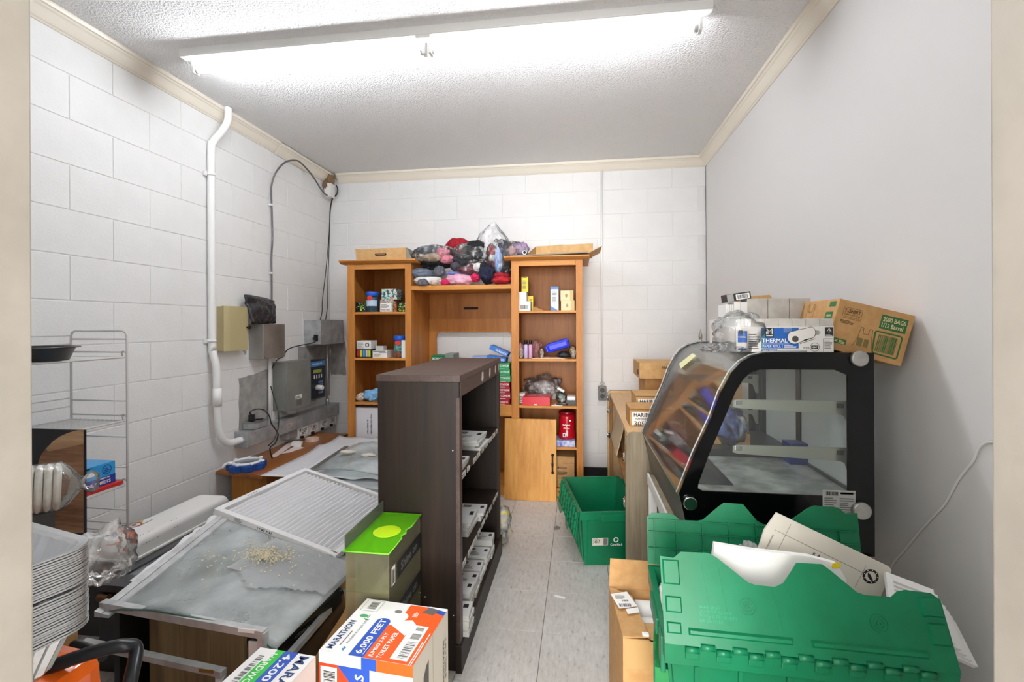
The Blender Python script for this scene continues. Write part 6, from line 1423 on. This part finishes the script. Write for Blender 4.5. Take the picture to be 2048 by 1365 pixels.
f.poly(mro, [(0, 0), (.52 * w, 0), (.52 * w, h - .05), (.30 * w, h - .03), (0, h - .03)], .0007).poly(mbl, [(.34 * w, 0), (.55 * w, 0), (.55 * w, h - .03), (.20 * w, h - .03), (.34 * w, h - .07)], .0010)
g = Face(f.pt(.46 * w, 0, 0), f.v, -f.u); g.text(print_wht, '6 ROLLS', h - .17, -.008, width=.125, height=.026, h=.0014).build(t, 'lettering')
f.rect(paper, .02 * w, .20 * w, h - .125, h - .038, .0012)
g = Face(f.pt(.03 * w, h - .12, 0), f.v, -f.u); g.barcode(print_blk, .01, .075, -.04, -.006, 6, .0016).build(t, 'barcode')
f.poly(M('tree_green'), [(.10 * w, h - .17), (.18 * w, h - .17), (.22 * w, h - .145), (.14 * w, h - .12), (.06 * w, h - .145)], .0016)
f.poly(mgd, [(.68 * w, h - .16), (.82 * w, h - .16), (.82 * w, h - .052), (.71 * w, h - .052), (.68 * w, h - .065)], .0009)
g = Face(f.pt(.90 * w, h - .15, 0), f.v, -f.u); g.text(print_gry, '2-PLY TISSUE', .0, 0, width=.085, bold=False).text(print_gry, '(1,826 m)', .0, -.012, width=.06, bold=False).build(t, 'lettering')
g = Face(f.pt(.66 * w, h - .15, 0), f.v, -f.u); g.lines(print_gry, 0, .095, 0, .022, 4).build(t, 'small_print')
f.build(t)
f, w, h = face_right(t)
f.rect(mcr, 0, w, 0, h, .0004).line(kraft_d, [(w * .52, 0), (w * .52, h)], .0012).poly(mgd, [(.26 * w, h - .14), (.40 * w, h - .13), (.40 * w, h - .05), (.33 * w, h - .055), (.26 * w, h - .075)], .0008)
g = Face(f.pt(.82 * w, h - .07, 0), -f.v, f.u); g.text(print_gry, 'MARATHON', 0, 0, width=.12, height=.011).text(print_gry, '2-PLY TISSUE', 0, .016, width=.12, height=.011).build(t, 'lettering')
f.build(t)
t = carton('paper_towel_box', 'white, blue and green box of paper towels beside toilet paper box', 'box', -.850, -.686, .885, 1.165, 0, .45, mw, rz=-4.5, bev=.003)
f, w, h = face_top(t, -90)   # reading towards the camera, letters' tops to the right
f.rect(mw, 0, w, 0, h, .0003).rect(mbl, 0, w, .46 * h, .70 * h).rect(mg, 0, w, .24 * h, .46 * h).rect(mw, 0, .16 * w, .24 * h, .32 * h, .0009)
f.text(mnv, 'MARATHON', .03 * w, .77 * h, width=.78 * w, height=.16 * h).text(print_wht, '4,200 Linear Ft', .03 * w, .50 * h, width=.95 * w, height=.15 * h).text(print_wht, 'HARDWOUND', .05 * w, .28 * h, width=.58 * w, height=.11 * h).barcode(print_gry, .10 * w, .5 * w, .12 * h, .25 * h if False else .22 * h, 3).barcode(print_gry, .55 * w, .75 * w, .08 * h, .18 * h, 5).rect(mcr, .05 * w, .6 * w, .725 * h, .73 * h)
f.build(t)
f, w, h = face_right(t); f.rect(M('carton_pink_side', 'e3d2c8', .5), 0, w, 0, h, .0004).disc(M('kraft_print', 'a8763a', .5), .55 * w, h - .05, .02, ry=.03).build(t)

# ---------------------------------------------------------------- wire rack on the left
t = T('wire_rack', 'white wire shelving rack standing along the left wall', 'rack', (-1.95, 1.34, 0))
wm = M('white_wire', 'd2d0cc', .4)
rx0, rx1, ry0, ry1 = -2.078, -1.816, .97, 1.72
for y in (ry0, ry1):
    fr_ = B(); tp = 1.284
    fr_.tube([(rx0, y, 0), (rx0, y, tp - .02), (rx0 + .006, y, tp - .006), (rx0 + .02, y, tp), (rx1 - .02, y, tp), (rx1 - .006, y, tp - .006), (rx1, y, tp - .02), (rx1, y, 0)], .0044, 8); fr_.build('end_frame', wm, t)
    for py in (673, 699, 797, 826, 869, 930, 955, 1015, 1042, 1058):
        z = 1.304 - (py - 647) / 962 * 1.952
        if z > .05: B().tube([(rx0, y, z), (rx1, y, z)], .0034, 6).build('rung', wm, t)
for z in (1.180, .923, .662):
    sh = B()
    for k in range(13):
        x = rx0 + .008 + (rx1 - rx0 - .016) * k / 12; sh.tube([(x, ry0 + .004, z), (x, ry1 - .004, z)], .0017, 5)
    so = sh.build('shelf_wires', wm, t); so['kind'] = 'stuff'
    B().tube([(rx0 + .004, ry0, z - .003), (rx1 - .004, ry0, z - .003), (rx1 - .004, ry1 - .008, z - .003), (rx0 + .004, ry1 - .008, z - .003)], .0036, 6, closed=True).build('shelf_rim', wm, t)
    for zz in (.05, .085): B().tube([(rx0 - .004, ry0, z + zz), (rx0 - .004, ry1, z + zz)], .0028, 6).build('back_rail', wm, t)
    B().tube(bez([(rx1 - .02, ry1, z + .0), (rx1 - .018, ry1 - .004, z + .018), (rx1 - .010, ry1 - .004, z + .022), (rx1 - .004, ry1, z + .012)], 4), .0026, 6).build('hook', wm, t)
t = T('round_pan', 'dark steel round baking pan on the top wire shelf', 'pan', (-1.93, 1.44, 1.183))
B().lathe([(.118, 1.1835), (.135, 1.225), (.150, 1.228), (.150, 1.231), (.133, 1.231), (.112, 1.187)], (-1.93, 1.44, 0), 40).build('pan', M('dark_steel', '4c4a48', .35, .8), t)
t = carton('foil_box', 'blue box of foil sheets on the third wire shelf', 'box', -2.06, -1.84, 1.27, 1.69, .682, .766, M('foil_blue', '2f9bd8', .35))
f, w, h = face_right(t)
nb = M('foil_navy', '1b2f8c', .4)
f.poly(nb, [(0, 0), (w, 0), (w, h * .40), (0, h * .32)]).text(print_wht, '500', w - .20, .006, width=.058, height=.022).text(print_wht, 'FOIL SHEETS', w - .125, .006, width=.105, height=.012).text(print_wht, 'ALUMINUM', w - .075, .024, width=.05).rect(paper, w - .235, w - .14, .034, .066).text(print_blk, 'FOOD SERVICE', w - .215, .042, width=.06).poly(print_blk, [(w - .245, .068), (w - .12, .071), (w - .09, .080), (w - .245, .083)]).rect(paper, w - .115, w - .082, .046, .062).annulus(nb, w - .035, .058, .016, .019).lines(nb, w - .047, w - .023, .048, .068, 3).build(t)
o = B().hexa([(-2.06, 1.22, .665), (-1.825, 1.22, .665), (-1.825, 1.705, .666), (-2.06, 1.70, .666), (-2.06, 1.22, .676), (-1.825, 1.22, .672), (-1.82, 1.705, .681), (-2.06, 1.70, .681)]).build('red_folder', M('folder_red', 'd02a24', .45)); tag(o, 'red folder lying under blue foil sheets box on rack', 'folder')
# printed wood-look sleeve
carton('plain_carton', 'plain brown carton under the wood print box by rack', 'box', -1.80, -1.67, 1.345, 1.40, 0, .62, kraft)
t = T('wood_print_box', 'black box with curved brown wood grain print in front of wire rack', 'box', (-1.69, 1.37, .62))
wx0, wx1, wy = -1.80, -1.583, 1.345
B().box(wx0, wx1, wy, wy + .012, .6205, .968, .001).build('box', M('print_black', '14131a', .4), t)
wp = wood('walnut_print', '6a452c', '93694a', 'b08862', (.10, 1, 1), 15, .45)
f = Face((wx0, wy, .62), (1, 0, 0), (0, 0, 1)); w, h = wx1 - wx0, .348
rel = lambda p: (p[0] - wx0, p[2] - .62)
f.poly(wp, [rel(p) for p in ((-1.755, 1.345, 0.629), (-1.754, 1.345, 0.842), (-1.748, 1.345, 0.865), (-1.738, 1.345, 0.887), (-1.719, 1.345, 0.908), (-1.695, 1.345, 0.929), (-1.668, 1.345, 0.946), (-1.642, 1.345, 0.957), (-1.612, 1.345, 0.966), (-1.579, 1.345, 0.971), (-1.581, 1.345, 0.639))], .0006)
f.poly(wood('walnut_light', '96704c', 'b38d66', 'c9a680', (.10, 1, 1), 15, .45), [rel(p) for p in ((-1.695, 1.345, 0.929), (-1.668, 1.345, 0.946), (-1.642, 1.345, 0.957), (-1.612, 1.345, 0.966), (-1.579, 1.345, 0.971), (-1.58, 1.345, 0.925), (-1.65, 1.345, 0.909), (-1.714, 1.345, 0.895), (-1.719, 1.345, 0.905))], .0009)
f.build(t, 'wood_print')

# ---------------------------------------------------------------- foil pans, cup sleeve, orange machine
ax = -14.2
O_ = Vector((-.859, .762, 0)); e1 = Vector((-.9695, .245, 0)); e2 = Vector((.151, -.9885, 0)); e2 = Vector((-.245 * -1, -.9695, 0)) if False else Vector((.245 * .62, -.988, 0)); e2 = (e2 - e1 * e2.dot(e1)).normalized() * 1.0
LA, LB, DP = .50, .30, .075
def rrect(a0, b0, r, n=6, wav_=0):
    P = []
    for cx, cy, s0 in ((LA / 2 - a0 - r, LB / 2 - b0 - r, 0), (-LA / 2 + a0 + r, LB / 2 - b0 - r, 90), (-LA / 2 + a0 + r, -LB / 2 + b0 + r, 180), (LA / 2 - a0 - r, -LB / 2 + b0 + r, 270)):
        for k in range(n + 1): q = R(s0 + 90 * k / n); P.append((cx + r * math.cos(q), cy + r * math.sin(q)))
    out = []
    for i, p in enumerate(P):
        q = P[(i + 1) % len(P)]; L_ = math.hypot(q[0] - p[0], q[1] - p[1]); m_ = 18 if (i % (n + 1)) == n else 1
        for k in range(m_): out.append((p[0] + (q[0] - p[0]) * k / m_, p[1] + (q[1] - p[1]) * k / m_))
    return out
def pan_mesh():
    bb = B(); L0 = rrect(0, 0, .05); rings = [(L0, 0), (rrect(.001, .001, .049), .0028), (rrect(.012, .012, .045), .0012), (rrect(.020, .020, .04), -.003), (rrect(.045, .040, .035), -DP + .006), (rrect(.050, .045, .03), -DP)]
    Rr = []
    for i, (rg, z) in enumerate(rings):
        rr = []
        for k, p in enumerate(rg):
            s_ = 1.0
            if i in (3, 4): s_ = 1 + (.012 if (k // 1) % 2 else -.006)
            rr.append(bb.bm.verts.new((p[0] * s_, p[1] * s_, z)))
        Rr.append(rr)
    for a, b_ in zip(Rr, Rr[1:]):
        for k in range(len(a)): bb.bm.faces.new((a[k], a[(k + 1) % len(a)], b_[(k + 1) % len(a)], b_[k]))
    bb.bm.faces.new(Rr[-1]); return bb
cP = O_ + e1 * LA / 2 + e2 * LB / 2
ONES = ['', 'first', 'second', 'third', 'fourth', 'fifth', 'sixth', 'seventh', 'eighth', 'ninth', 'tenth', 'eleventh', 'twelfth', 'thirteenth', 'fourteenth', 'fifteenth', 'sixteenth', 'seventeenth', 'eighteenth', 'nineteenth', 'twentieth']
ORD = ONES + ['twenty-' + o for o in ONES[1:10]] + ['thirtieth', 'thirty-first', 'thirty-second']
foil = M('foil', 'dcdddf', .28, .9, bump=(60, .3, .003))
po = pan_mesh().build('foil_pan', foil); po.rotation_euler = (0, 0, math.atan2(-e1.y, -e1.x)); po.location = (cP.x, cP.y, .912)
tag(po, 'topmost deep foil pan of the nested stack by the door', 'pan', 'nested foil pans')
for k in range(1, 32):
    q = po.copy(); col.objects.link(q); q.location = (cP.x + random.uniform(-.0012, .0012), cP.y + random.uniform(-.0012, .0012), .912 - .0044 * k - (.004 if k > 14 else 0))
    q['label'] = 'rim of deep foil pan, %s from the top of nested stack by door' % ORD[k + 1]
t = T('orange_machine', 'orange machine with black tubular loop handle beneath the foil pans', 'machine', (-1.1, .66, 0))
og = M('machine_orange', 'ef6a1a', .25, coat=.4)
bb = B(); bb.hexa([(-1.42, .50, 0), (-.93, .50, 0), (-.93, .88, 0), (-1.42, .88, 0), (-1.40, .50, .69), (-.965, .50, .645), (-.965, .86, .645), (-1.40, .86, .69)], .03); bb.build('body', og, t)
B().hexa([(-.98, .55, 0), (-.90, .55, 0), (-.90, .84, 0), (-.98, .84, 0), (-.98, .55, .60), (-.93, .55, .59), (-.93, .82, .59), (-.98, .82, .60)], .01).build('side_cover', M('machine_grey', '74767a', .45), t)
hp = [(-1.049, 0.765, 0.64), (-0.999, 0.786, 0.655), (-0.955, 0.809, 0.665), (-0.922, 0.83, 0.668), (-0.901, 0.844, 0.665), (-0.885, 0.855, 0.65), (-.845, .80, .60), (-.842, .80, .45), (-.84, .80, .2)]
B().tube(bez(hp, 8), .0125, 12).build('loop_handle', M('handle_black', '232528', .28, .3), t)
hp = [(-1.177, 0.98, 0.552), (-1.112, 0.95, 0.568), (-1.036, 0.92, 0.582)]
B().tube(bez(hp, 6), .013, 10).build('rear_bar', M('handle_black'), t)
o = B().blob((-1.036, 0.93, 0.801), (.055, .05, .06), 3, .35, 2.4).build('clear_wrap', film); tag(o, 'crumpled clear plastic wrap bulging behind the foil pans', 'wrap')
carton('dark_crate', 'tall dark grey crate under cup sleeve behind the foil pans', 'crate', -1.52, -1.38, .90, 1.10, 0, .845, M('crate_grey'))
t = T('cup_sleeve', 'clear plastic sleeve of ribbed white paper cups above foil pans', 'cups', (-1.4, 1.03, .845))
a0, a1 = Vector((-1.425, .85, .915)), Vector((-1.26, 1.055, .905)); dv = (a1 - a0).normalized(); rotm = dv.to_track_quat('Z', 'Y').to_matrix()
cw_ = M('cup_white', 'f3f0ea', .7, var=(50, 'eae4d8', 'f8f6f0'))
for k in range(16):
    c0 = a0 + dv * (.0165 * k - .028); B().lathe([(.044, 0), (.053, .002), (.0575, .006), (.0575, .009), (.053, .013), (.044, .0155)], c0, 36, axis=rotm).build('cup', cw_, t)
bb = B(); bb.tube([a0 - dv * .03, a0 + dv * .13, a1 - dv * .03, a1 - dv * .012, a1 + dv * .01], [.060, .0605, .060, .045, .014], 20); bb.build('sleeve', clear('sleeve_film', 'fdfdfd', .02, 'ffffff', .1, (40, .003), 1.0), t)
B().lathe([(.012, 0), (.03, .02), (.02, .035)], a1 + dv * .008, 12, axis=rotm).build('sleeve_tail', film, t)
bb = B()
for k in range(6):
    q0, q1 = R(-50 - k * 14), R(-64 - k * 14)
    s1, s2 = rotm @ Vector((0, 1, 0)), rotm @ Vector((1, 0, 0)); up = Vector((0, 0, 1)); sd = Vector((0, -1, 0))
    pt = lambda q, l: a0 + dv * l + (up * math.sin(q + R(90)) * 1 + sd * -math.cos(q + R(90))) * 0 + (sd * math.cos(R(30 + 0) + (q + R(50)) * -1 * -1) + up * math.sin(R(30) + (q + R(50)))) * .0615
    bb.poly([pt(q0, .02), pt(q0, .20), pt(q1, .20), pt(q1, .02)])
bb.build('paper_label', paper, t, auto=False)
# floor litter
o = B().hexa([(-0.118, 2.322, 0), (-0.07, 2.307, 0), (-0.071, 2.29, 0), (-0.119, 2.305, 0), (-0.118, 2.319, 0.002), (-0.069, 2.304, 0.002), (-0.071, 2.287, 0.002), (-0.119, 2.302, 0.002)]).build('paper_scrap', paper); tag(o, 'small white paper scrap on the aisle floor', 'paper')
